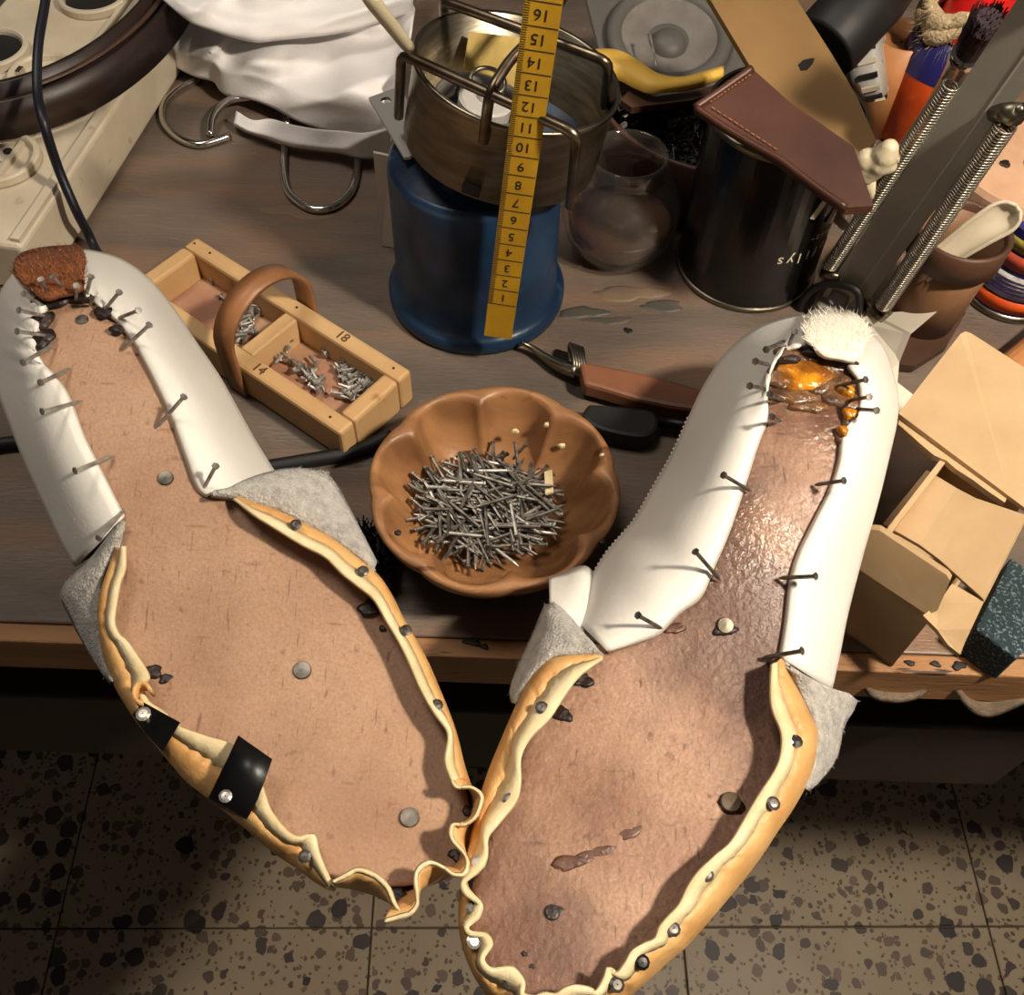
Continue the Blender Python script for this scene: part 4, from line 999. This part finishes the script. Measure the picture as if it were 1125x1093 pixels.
for az, zz, an2 in ((R(-36), .062, .7), (R(-58), .072, .5)):
    d = Vector((math.cos(az), math.sin(az), 0)); t = Vector((-math.sin(az), math.cos(az), 0))
    mesh('logo_bar', box(ko+d*(kr+.0004)+Vector((0, 0, zz)), .004, .0006, .02, (t*math.cos(an2)+Vector((0, 0, -math.sin(an2)))).normalized(), d, (t*math.sin(an2)+Vector((0, 0, math.cos(an2)))).normalized()), M['whiteprint'] if an2 > .4 else M['speaker_dark'], can)

def planar(pts):
    p = [P(*q) for q in pts]; a, b, c = p[0], p[len(p)//3], p[2*len(p)//3]; n_ = (b-a).cross(c-a).normalized(); out = []
    for q in pts:
        d = ray(q[0], q[1]); out.append(EYE+d*((a-EYE).dot(n_)/d.dot(n_)))
    return out, (n_ if n_.z > 0 else -n_)
# ------------------------------------------------------------------ khaki board in a leather sheath, lying over the can
hk = [(777, -6, .135), (872, -6, .135), (913, 58, .126), (941, 105, .118), (962, 153, .110), (948, 175, .107), (900, 150, .110), (862, 120, .114), (826, 76, .120)]
bo = mesh('khaki_board', prism(planar(hk)[0], (0, 0, -.003)), M['khaki'], origin=P(870, 80, .12))
tag(bo, 'flat khaki board with a dark lozenge mark, slipped into a leather sheath', 'board')
HKP, HKN = planar(hk)
def on(P0, N_, x, y, lift=0):
    d = ray(x, y); return EYE+d*((P0+N_*lift-EYE).dot(N_)/d.dot(N_))
lz = [(877, 71), (882, 66), (890, 64), (895, 64), (893, 69), (887, 76), (880, 77)]
LZ = [on(HKP[0], HKN, x, y, .0004) for x, y in lz]
mesh('lozenge_mark', prism([q+Vector((0, 0, .0004)) for q in planar(hk[:9]+[(x, y, 0) for x, y in lz])[0][9:]] if False else LZ, (0, 0, -.0012)), M['rubber'], bo)
s1 = [(764, 117, .118), (826, 75, .124), (869, 113, .120), (938, 161, .114), (948, 192, .110), (958, 222, .105)]
sheath = thing('leather_sheath', 'oxblood leather sheath with a stitched edge lying across the black can', 'sheath', P(860, 150, .1))
SHP, SHN = planar([(764, 117, .122), (826, 75, .127), (869, 113, .1245), (938, 161, .1195), (948, 192, .115), (960, 226, .110), (930, 228, .108), (905, 211, .108), (857, 175, .112)])
S0 = SHP[0]
mesh('sheath_body', prism(SHP, (0, 0, -.004)), M['sheath'], sheath)
ed = [on(S0, SHN, x, y, .0006) for x, y in ((764, 118), (800, 142), (830, 160), (857, 175), (882, 194), (905, 211), (930, 228))]
mesh('folded_edge', tube(smoothline(ed, 30), .0016, 8), M['sheath'], sheath, smooth=True)
ed = [on(S0, SHN, x, y, .0006) for x, y in ((764, 118), (795, 97), (826, 75))]
mesh('folded_edge', tube(smoothline(ed, 20), .0018, 8), M['sheath'], sheath, smooth=True)
for (xa, ya), (xb, yb_) in (((780, 112), (826, 81)), ((782, 118), (856, 166))):
    n_ = 12; vs = []
    for k in range(n_):
        t0, t1 = k/n_, (k+.6)/n_
        vs.append(tube([on(S0, SHN, xa+(xb-xa)*t, ya+(yb_-ya)*t, .0006) for t in (t0, t1)], .0004, 5))
    o = mesh('stitching', join(*vs), M['thread'], sheath); o['kind'] = 'stuff'

# ------------------------------------------------------------------ things along the back right
o = mesh('black_tube', tube([P(985, -45, .10), P(960, -8, .095), P(925, 30, .085), P(905, 52, .078)], .0205, 24), M['rubber'], origin=P(925, 30, .06), smooth=True)
bevel(o, .002)
tag(o, 'thick black tube lying behind the khaki board', 'tube')
nz_ = thing('spray_nozzle', 'grey ribbed cap with a short spout behind the khaki board', 'nozzle', P(955, 75, .05))
nc = P(952, 72, .052); nx = Vector((0.85, -.25, .45)).normalized()
mesh('ribbed_cap', lathe([(.012, -.010), (.0185, -.006), (.020, 0), (.020, .007), (.0185, .009), (.001, .009)], nc, nx, 40, capb=True), M['lightgrey'], nz_, smooth=True)
fx, fy, fz_ = frame(nx)
for k in range(16):
    an = 2*math.pi*k/16; d = fx*math.cos(an)+fy*math.sin(an)
    mesh('rib', box(nc+d*.0205+nx*.004, .003, .0018, .010, fz_.cross(d), d, nx), M['plasticw'] if k % 2 else M['rubber'], nz_)
mesh('spout', tube([nc-nx*.008, nc-nx*.022], [.007, .0062], 16), M['lightgrey'], nz_, smooth=True)
oc = P(962, 146, 0); oo = Vector((oc.x, oc.y+.012, DESK))
o = mesh('leather_roll', lathe([(.001, .0005), (.019, .0005), (.019, .060), (.0175, .0602), (.0172, .058), (.001, .055)], oo, seg=32), M['orange2'], origin=oo, smooth=True)
tag(o, 'upright roll of orange-tan leather beside the blue and orange bottle', 'roll')
# glue bottle
gc = P(1008, 172, 0); go = Vector((gc.x, gc.y+.024, DESK))
gb = thing('glue_bottle', 'plastic bottle with a blue and orange label, red cap and a wrap of cream tow', 'bottle', go)
SEGB = 48
def slant(z, k): return z+.007*math.cos(2*math.pi*k/SEGB-R(215))
rows = [[go+Vector((math.cos(2*math.pi*k/SEGB)*r_, math.sin(2*math.pi*k/SEGB)*r_, z if i < 2 else slant(z, k))) for k in range(SEGB)] for i, (r_, z) in enumerate(((.021, .0005), (.0228, .003), (.0228, .041)))]
V, F = grid(rows, True); F.append(tuple(range(SEGB)))
mesh('bottle_body', (V, F), M['orange'], gb, smooth=True)
rows = [[go+Vector((math.cos(2*math.pi*k/SEGB)*r_, math.sin(2*math.pi*k/SEGB)*r_, slant(z, k) if i == 0 else z)) for k in range(SEGB)] for i, (r_, z) in enumerate(((.0230, .041), (.0230, .058), (.0215, .064), (.0185, .069), (.014, .073), (.001, .0735)))]
mesh('blue_label', grid(rows, True), M['navy'], gb, smooth=True)
rd = random.Random(3)
pts = [go+Vector((math.cos(t)*.0175*(1+.1*math.sin(t*7)), math.sin(t)*.0175, .072+.0035*math.sin(t*3)+t*.0011)) for t in [i*.25 for i in range(60)]]
mesh('tow_wrap', tube(pts, [.0052+.0012*math.sin(i*1.3) for i in range(60)], 8), M['rope'], gb, smooth=True)
V, F = [], []
for k in range(500):
    t = rd.uniform(0, 6.28); p = go+Vector((math.cos(t)*.020, math.sin(t)*.020, rd.uniform(.066, .088))); e = Vector((math.cos(t), math.sin(t), rd.uniform(-1.8, .6))).normalized()
    s = e.orthogonal().normalized()*.0002; k0 = len(V); V += [p-s, p+s, p+e*rd.uniform(.003, .011)]; F.append((k0, k0+1, k0+2))
o = mesh('loose_fibres', (V, F), M['rope'], gb); o['kind'] = 'stuff'
mesh('cap', lathe([(.0175, .072), (.0180, .075), (.0172, .104), (.0155, .1065), (.001, .1068)], go+Vector((-.003, 0, 0)), Vector((.12, -.06, 1)), 36), M['red'], gb, smooth=True)
# round paint brush standing behind the lamp arm
pbt, pbb = P(1086, 20, .135), P(1040, 95, .085)
ax = (pbb-pbt).normalized()
pb_ = thing('paint_brush', 'round brush with dark bristles and a steel ferrule behind the lamp arm', 'brush', pbb)
V, F = [], []
x_, y_, z__ = frame(-ax); rd = random.Random(8)
fb = P(1064, 58, .113)
for k in range(500):
    a = rd.uniform(0, 6.28); r_ = math.sqrt(rd.random()); base = fb+(x_*math.cos(a)+y_*math.sin(a))*r_*.0065
    tip = fb-ax*rd.uniform(.020, .028)+(x_*math.cos(a)+y_*math.sin(a))*r_*.0105*(1 if rd.random() < .8 else .6); s = (x_*math.sin(a)-y_*math.cos(a))*.0007; k0 = len(V)
    V += [base-s, base+s, tip+s*.5, tip-s*.5]; F.append((k0, k0+1, k0+2, k0+3))
o = mesh('bristles', join((V, F), tube([fb, fb-ax*.01, fb-ax*.022, fb-ax*.026], [.0065, .0085, .009, .006], 12)), M['bristle'], pb_); o['kind'] = 'stuff'
mesh('ferrule', tube([fb-ax*.001, fb+ax*.004, fb+ax*.006, fb+ax*.020], [.0078, .0080, .0072, .0062], 18), M['chrome'], pb_, smooth=True)
mesh('handle', tube([fb+ax*.019, fb+ax*.05, P(960, 215, .03), P(945, 240, .012)], [.0058, .0055, .0048, .004], 14), M['orange2'], pb_, smooth=True)

# ------------------------------------------------------------------ desk lamp: base, arm, springs, knob, head out of the frame above
lb = P(915, 348, 0); lo = Vector((lb.x, lb.y, DESK))
lamp = thing('desk_lamp', 'grey spring-balanced desk lamp whose arm rises behind the right shoe', 'lamp', lo)
mesh('base', lathe([(.001, .0005), (.0125, .0005), (.0125, .010), (.011, .013), (.007, .014), (.007, .022), (.001, .022)], lo, seg=32), M['greypaint'], lamp, smooth=True)
yb = lo.y
A0, A1 = Q(916, 345, yb-.002), Q(1188, -46, yb-.040)
ua = (A1-A0).normalized(); na = (EYE-(A0+A1)/2); na = (na-ua*na.dot(ua)).normalized(); sa = ua.cross(na).normalized()
if sa.x < 0: sa = -sa
AL = (A1-A0).length; W_ = 0.0212; mid = (A0+A1)/2
mesh('arm', join(box(mid, W_, AL, .0016, sa, ua, na), box(mid-sa*(W_/2-.0008)-na*.006, .0016, AL, .012, sa, ua, na), box(mid+sa*(W_/2-.0008)-na*.006, .0016, AL, .012, sa, ua, na)), M['greypaint'], lamp)
mesh('arm_crease', box(mid+sa*.0035+na*.0009, .0008, AL, .0006, sa, ua, na), M['lightgrey'], lamp)
def spring(p, q, rad, wr, turns, nm='spring'):
    p, q = Vector(p), Vector(q); z = (q-p).normalized(); x, y, _ = frame(z); n = turns*10
    pts = [p+(q-p)*i/n+(x*math.cos(2*math.pi*i/10)+y*math.sin(2*math.pi*i/10))*rad for i in range(n+1)]
    mesh(nm, tube(pts, wr, 5), M['spring'], lamp, smooth=True)
def onarm(px, py, off):
    """point level with the arm plane, off metres in front"""
    d = ray(px, py); t = (A0+na*off-EYE).dot(na)/d.dot(na); return EYE+d*t
spring(onarm(970, 336, .003), onarm(1105, 138, .003), .0042, .00058, 76)
spring(onarm(912, 293, .001), onarm(1046, 92, .001), .0036, .00055, 76)
mesh('spring_hook', tube([onarm(952, 336, .001), onarm(958, 345, .001), onarm(968, 350, .002), onarm(976, 343, .003), onarm(970, 334, .003)], .0022, 8), M['brushed'], lamp, smooth=True)
mesh('spring_bolt', tube([onarm(948, 326, -.002), onarm(966, 352, .004)], .0036, 14), M['brushed'], lamp, smooth=True)
mesh('spring_bolt', tube([onarm(1094, 122, -.002), onarm(1118, 126, .004)], .0045, 14), M['brushed'], lamp, smooth=True)
mesh('spring_hook', tube([onarm(1105, 138, .003), onarm(1109, 130, .003), onarm(1114, 122, .003), onarm(1125, 118, .003)], .0022, 8), M['brushed'], lamp, smooth=True)
mesh('spring_bolt', tube([onarm(902, 300, .001), onarm(922, 304, .001)], .0022, 12), M['brushed'], lamp, smooth=True)
# wing knob
k0 = onarm(966, 178, .006)
kb = []
for (x, y, r_, o_) in ((953, 176, .0060, .007), (950, 184, .0060, .007), (953, 191, .0054, .007), (960, 184, .0062, .006), (967, 178, .0066, .006), (973, 170, .0062, .006), (977, 163, .0046, .006), (976, 180, .0050, .004)):
    kb.append(lathe([(.0005, -r_), (r_*.7, -r_*.7), (r_, 0), (r_*.7, r_*.7), (.0005, r_)], onarm(x, y, o_), na, 14))
ko_ = mesh('wing_knob', join(*kb), M['creamplastic'], lamp, smooth=True)
rm = ko_.modifiers.new('merge', 'REMESH'); rm.mode = 'VOXEL'; rm.voxel_size = 0.0009
sm_ = ko_.modifiers.new('smooth', 'SMOOTH'); sm_.iterations = 14
ko_['label'] = 'cream plastic wing knob'
mesh('knob_post', tube([onarm(953, 196, .006), onarm(957, 212, .003), onarm(966, 222, -.002)], [.0035, .003, .003], 12), M['creamplastic'], lamp, smooth=True)
mesh('knob_post', tube([onarm(980, 172, .004), onarm(998, 166, -.004)], [.004, .004], 12), M['creamplastic'], lamp, smooth=True)
cbl = smoothline([onarm(878, 352, .004), onarm(880, 335, .004), onarm(893, 318, .003), onarm(915, 312, .003), onarm(940, 318, .005), onarm(945, 335, .005), onarm(942, 352, .004)], 36)
mesh('lamp_cable', tube(cbl, .0022, 8), M['rubber'], lamp, smooth=True)
elbow = A1
mesh('elbow', tube([elbow-na*.015, elbow+na*.010], .011, 20), M['greypaint'], lamp, smooth=True)
hd = LAMP + Vector((.012, .01, .045))
mesh('upper_arm', tube([elbow, hd], .005, 10), M['greypaint'], lamp, smooth=True)
sd = (Vector((-.40, .12, -1))).normalized()
sh = mesh('lamp_shade', lathe([(.018, -.055), (.022, -.050), (.030, -.020), (.052, .030), (.058, .045)], LAMP, sd, 40), M['greypaint'], lamp, smooth=True); solid(sh, .0015)
bl = light('lamp_bulb_light', 'POINT', LAMP+sd*.035, LAMP_W, (1, .89, .74), .03)
bl.parent = lamp; bl.location = LAMP+sd*.035-lo

# ------------------------------------------------------------------ right-hand pot, discs, scoops, printed can, paper
pc = P(1014, 398, 0); po = Vector((pc.x+.002, pc.y+.028, DESK))
pot = thing('leather_pot', 'round brown leather pot holding tools behind the lamp spring', 'pot', po)
mesh('pot_body', lathe([(.001, .0005), (.0170, .0005), (.0195, .03), (.0222, .062), (.0205, .062), (.0180, .04), (.015, .005), (.001, .004)], po, seg=48), M['leatherlight'], pot, smooth=True)
mesh('rim_band', lathe([(.0212, .050), (.0236, .051), (.0240, .066), (.0228, .0672), (.0208, .066), (.0208, .056)], po, seg=48), M['brown'], pot, smooth=True)
def scoop(pts, r, label):
    L_ = smoothline([P(*p) for p in pts], 24); rows = []
    ax_ = (L_[-1]-L_[0]).normalized(); vw = (EYE-L_[12]); vw = (vw-ax_*vw.dot(ax_)).normalized(); side = ax_.cross(vw).normalized()
    for i, p in enumerate(L_):
        t = i/23; wv = r*(.62+.5*t)*(1 if t < .8 else math.sqrt(max(.02, 1-((t-.8)/.205)**2)))
        rows.append([p+side*wv*math.cos(a)-vw*wv*.75*math.sin(a) for a in [math.pi*k/10 for k in range(11)]])
    o = mesh('scoop', grid(rows), M['plasticw'], origin=L_[0], smooth=True); solid(o, .0016); tag(o, label, 'scoop')
scoop([(1012, 300, .05), (1045, 276, .064), (1080, 252, .078), (1119, 229, .09)], .0075, 'pale plastic scoop sticking out of the brown leather pot')
o = mesh('wood_disc', lathe([(.001, 0), (.036, 0), (.0375, .003), (.0375, .010), (.036, .013), (.001, .013)], P(1112, 200, .052), Vector((.05, -.05, 1)), 40), M['cork'], origin=P(1112, 200, .052), smooth=False)
tag(o, 'pale round wooden disc with a knot, at the right edge above the pot', 'disc')
mesh('knot', blob(P(1104, 180, .0655), .0032, .0028, .001, 9), M['stain'], o)
q = P(1112, 200, .052); q = Vector((q.x+.004, q.y+.006, DESK+.0005))
o = mesh('wood_block', lathe([(.001, 0), (.030, 0), (.030, .047), (.028, .049), (.001, .049)], q, seg=36), M['orange2'], origin=q, smooth=False)
o.name = 'wood_block'; tag(o, 'round tan wooden block beneath the pale disc', 'block')
lc_ = P(1106, 354, 0); lo_ = Vector((lc_.x+.006, lc_.y+.024, DESK)); lr = .0245
tin = thing('printed_tin', 'small tin with a dark blue, yellow and orange printed label', 'tin', lo_)
mesh('tin_body', lathe([(.001, .0005), (lr, .0005), (lr, .056), (lr-.001, .057), (.001, .057)], lo_, seg=48), M['navy'], tin)
mesh('tin_seam', lathe([(lr, .0004), (lr+.0014, .001), (lr+.0014, .003), (lr, .004)], lo_, seg=48), M['brushed'], tin, smooth=True)
M['label_yellow'] = mat('label_yellow', col(186, 168, 60), col(120, 110, 50), 160, .4)
M['label_red'] = mat('label_red', col(190, 74, 44), col(140, 60, 50), 160, .4)
M['label_grey'] = mat('label_grey', col(190, 184, 176), col(150, 140, 136), 240, .5)
def band(z0, z1, a0, a1, m_, nm='label_band', dr=.0004):
    rows = [[lo_+Vector((math.cos(a)*(lr+dr), math.sin(a)*(lr+dr), z)) for a in [a0+(a1-a0)*k/14 for k in range(15)]] for z in (z0, z1)]
    o = mesh(nm, grid(rows), m_, tin, smooth=True); solid(o, .0003)
A_, B2 = R(-172), R(-20)
band(.006, .014, A_, B2, M['orange']); band(.0155, .030, A_+.12, B2, M['label_grey']); band(.033, .042, A_+.2, R(-100), M['label_red']); band(.033, .042, R(-95), B2, M['label_red'])
band(.044, .051, A_+.25, B2, M['label_yellow'])
for k in range(5):
    band(.0172+.0024*k, .0178+.0024*k, A_+.3, B2-.3-.1*(k % 2), M['navy'], 'print_line', .0008)
pp = [(936, 352, .003), (960, 345, .010), (1034, 338, .030), (1001, 366, .022), (988, 398, .012), (986, 420, .008), (1004, 434, .005), (985, 462, .003), (965, 470, .002), (940, 440, .002)]
o = mesh('paper_sheet', prism([P(*q) for q in pp], (0, 0, -.0008)), M['paper'], origin=P(985, 390, 0))
tag(o, 'white paper offcut on the bench right of the shiny glued heel', 'paper')
o = mesh('leather_piece', prism([P(x, y, .006) for x, y in ((1036, 338), (1062, 342), (1040, 380), (1005, 402), (986, 400), (990, 385), (1003, 366))], (0, 0, -.005)), M['brown'], origin=P(1020, 375, 0))  # flat dark sheet painted in for the shade on the pot's lower part
tag(o, 'dark brown leather offcut between the white paper and the cardboard box', 'leather')
o = mesh('dowel', tube([P(1108, 412, .0105), P(1175, 356, .0105)], .0100, 20), M['orange2'], origin=P(1125, 380, 0), smooth=False)
tag(o, 'tan wooden dowel behind the cardboard box at the right edge', 'dowel')

# ------------------------------------------------------------------ cardboard box with open flaps
bxh = 0.050
F1, F2 = P(944, 620, bxh), P(1022, 671, bxh)
fx_ = (F2-F1).normalized(); fy_ = Vector((-fx_.y, fx_.x, 0))
depth = (P(987, 458, bxh)-F1).dot(fy_); offs = (P(987, 458, bxh)-F1).dot(fx_)
FW = (F2-F1).length+.002
F1b = F1; bw = FW
bxo = F1b+fx_*bw/2+fy_*depth/2; bxo.z = DESK
cbx = thing('cardboard_box', 'open brown cardboard box with torn flaps at the right edge of the bench', 'box', bxo)
def wallbox(nm, a, b, h0, h1, th=.0024):
    d = (b-a).normalized(); n_ = Vector((-d.y, d.x, 0)); c = (a+b)/2; c = Vector((c.x, c.y, DESK+(h0+h1)/2))
    return mesh(nm, box(c+n_*th/2, (b-a).length, th, h1-h0, d, n_), M['card'], cbx)
B1, B2_ = F1b+fy_*depth, F1b+fy_*depth+fx_*(bw+.004)
wallbox('front_wall', F1b, F1b+fx_*bw, .0008, bxh)
wallbox('left_wall', F1b+fy_*depth, F1b, .0008, bxh)
wallbox('back_wall', B2_, B1, .0008, bxh)
wallbox('right_wall', F1b+fx_*bw, B2_, .0008, bxh-.016)
mesh('bottom', prism([Vector((p.x, p.y, DESK+.0026)) for p in (F1b, F1b+fx_*bw, B2_, B1)], (0, 0, -.002)), M['card'], cbx)
def panel(nm, pts, th=.0022, bend=None):
    p = [P(*q) for q in pts]; n_ = (p[1]-p[0]).cross(p[2]-p[0]).normalized()
    if n_.z < 0: n_ = -n_
    # keep the panel planar: project on the plane of its first three points
    n0 = (p[1]-p[0]).cross(p[2]-p[0]).normalized(); p = [q-n0*(q-p[0]).dot(n0) for q in p]
    return mesh(nm, prism(p, -n_*th), M['card'], cbx)
bk = [P(987, 454, .0545), P(1110, 546, .0535), P(1165, 587, .053), P(1205, 455, .07), P(1067, 366, .07), P(1061, 364, .07), P(1055, 367, .07)]
V, F = prism(bk, (0, 0, -.0022)); mesh('back_flap', (V, F), M['card'], cbx)
tornt = [(988, 460), (1012, 478), (1024, 488), (1030, 484), (1046, 498), (1058, 506), (1064, 512), (1078, 520), (1092, 534), (1106, 547), (1104, 552), (1086, 540), (1070, 528), (1050, 515), (1040, 506), (1026, 500), (1014, 490), (987, 466)]
mesh('torn_edge', prism([P(x, y, .0515) for x, y in tornt], (0, 0, -.003)), M['card'], cbx)
ip = [[(970, 577, .040), (1018, 518, .044)], [(1010, 600, .0445), (1051, 538, .0485)], [(1032, 616, .0475), (1072, 549, .052)], [(1081, 660, .056), (1128, 568, .060)]]
rows = [[P(*(Vector(a).lerp(Vector(b), t))) for t in (0, .25, .5, .75, 1)] for a, b in ip]
o = mesh('inner_flap', grid(rows), M['card'], cbx); solid(o, .0022)
fp = [(944, 619, .0495), (1021, 670, .0495), (1032, 665, .054), (1046, 632, .066), (1042, 626, .067), (968, 577, .070), (957, 576, .069), (952, 583, .066)]
fa, fb_, fc_ = P(*fp[0]), P(*fp[1]), P(*fp[5]); fn = (fb_-fa).cross(fc_-fa).normalized()
FPL = [EYE+ray(q[0], q[1])*((fa-EYE).dot(fn)/ray(q[0], q[1]).dot(fn)) for q in fp[2:]]
mesh('front_flap', prism([P(*fp[0]), P(*fp[1])]+FPL, Vector((-.0006, -.0016, -.0012))), M['card'], cbx)
tb = [(1046, 641, .0535), (1081, 661, .0555), (1074, 676, .0535), (1067, 691, .051), (1060, 706, .047), (1055, 719, .044), (1042, 709, .045), (1030, 692, .047), (1014, 676, .0495), (1030, 664, .0515)]
V, F = prism([P(*q) for q in tb], (0, 0, -.0022)); mesh('side_flap', (V, F), M['card'], cbx)
# abrasive block
tp = [P(1111, 612, .022), P(1072, 690, .022), P(1117, 724, .022), P(1175, 660, .022)]
o = mesh('abrasive_block', prism(tp, (0, 0, -.0215)), M['teal'], origin=P(1115, 670, 0)); bevel(o, .001, 2)
tag(o, 'dark teal gritty abrasive block at the front edge right of the cardboard box', 'block')

# ------------------------------------------------------------------ knife and black tool behind the bowl
kn = thing('cobbler_knife', 'cobbler knife with a brown leather handle and wire-bound neck behind the bowl', 'knife', P(690, 420, 0))
hp = [(636, 396), (660, 400), (700, 408), (740, 418), (790, 432), (805, 452), (770, 450), (740, 446), (700, 438), (664, 427), (641, 421)]
o = mesh('handle', prism([P(x, y, .014) for x, y in hp], (0, 0, -.010)), M['leatherlight'], kn); bevel(o, .002, 2)
M['handle'] = mat('handle_leather', col(136, 88, 62), col(104, 66, 48), 20, 0.45, bump=.1); o.data.materials[0] = M['handle']
for k in range(5):
    a, b = P(624+k*3.2, 388+k*1.2, .0), P(630+k*2.6, 424+k*1.0, .0)
    c = (a+b)/2; c.z = DESK+.0078; d = (b-a).normalized(); n2 = Vector((-d.y, d.x, 0))
    mesh('binding_turn', tube([c+d*.0092*math.cos(t)+Vector((0, 0, .0062*math.sin(t))) for t in [2*math.pi*i/20 for i in range(20)]], .0011, 6, closed=True), M['brushed'], kn, smooth=True)
bl_ = smoothline([P(634, 408, .008), P(615, 402, .006), P(598, 392, .005), P(586, 383, .006), P(573, 376, .009)], 20)
mesh('blade', tube(bl_, [.0042-.0031*(i/19) for i in range(20)], 8), M['brushed'], kn, smooth=True)
bt = thing('black_tool', 'tool with a flat black plastic handle lying between the knife and the bowl', 'tool', P(690, 465, 0))
tb_ = smoothline([P(x, y, .012) for x, y in ((646, 443), (690, 446), (716, 450), (724, 460), (720, 474), (706, 480), (676, 476), (652, 468), (640, 456), (645, 444))], 40)[:-1]
o = mesh('handle', prism(tb_, (0, 0, -.011)), M['rubber'], bt); bevel(o, .002, 2)
mesh('shaft', tube([P(722, 463, .007), P(752, 467, .007), P(790, 472, .007)], .0032, 10), M['black_steel'], bt, smooth=True)
# black brush left of the bowl
bb = thing('bristle_brush', 'black bristle brush on the bench between the suede flap and the bowl', 'brush', P(425, 606, 0))
bc0 = P(412, 616, .006)
o = mesh('brush_back', box(bc0, .020, .030, .010, (1, 0, 0), (0, 1, 0)), M['rubber'], bb); bevel(o, .003, 2)
V, F = [], []
rd = random.Random(4)
for k in range(360):
    p = bc0+Vector((rd.uniform(-.009, .009), rd.uniform(-.014, .014), .004)); e = Vector((rd.uniform(-.3, .5), rd.uniform(-.5, .3), 1)).normalized(); s = Vector((.0003, rd.uniform(-.0003, .0003), 0)); q = p+e*rd.uniform(.008, .012); k0 = len(V)
    V += [p-s, p+s, q+s, q-s]; F.append((k0, k0+1, k0+2, k0+3))
o = mesh('bristles', (V, F), M['black_steel'], bb); o['kind'] = 'stuff'

# ------------------------------------------------------------------ wavy felt below the bench edge, round thing beneath
rows = []
low = pxline([(950, 752, -.03), (962, 764, -.032), (985, 768, -.034), (1006, 764, -.033), (1022, 752, -.028), (1038, 748, -.026), (1050, 754, -.028), (1060, 768, -.034), (1072, 780, -.038), (1088, 784, -.04), (1110, 776, -.038), (1140, 762, -.034)], 50)
for t in range(6):
    row = []
    for p in low:
        q = P(p.x, p.y+2, p.z+.012); row.append(q+Vector((0, .010*t, -0.004*t)))
    rows.append(row)
o = mesh('felt_sheet', grid(rows), M['greyflesh'], origin=P(1040, 765, -.03), smooth=True); solid(o, .003)
tag(o, 'wavy grey-brown felt sheet poking out below the bench edge', 'felt')
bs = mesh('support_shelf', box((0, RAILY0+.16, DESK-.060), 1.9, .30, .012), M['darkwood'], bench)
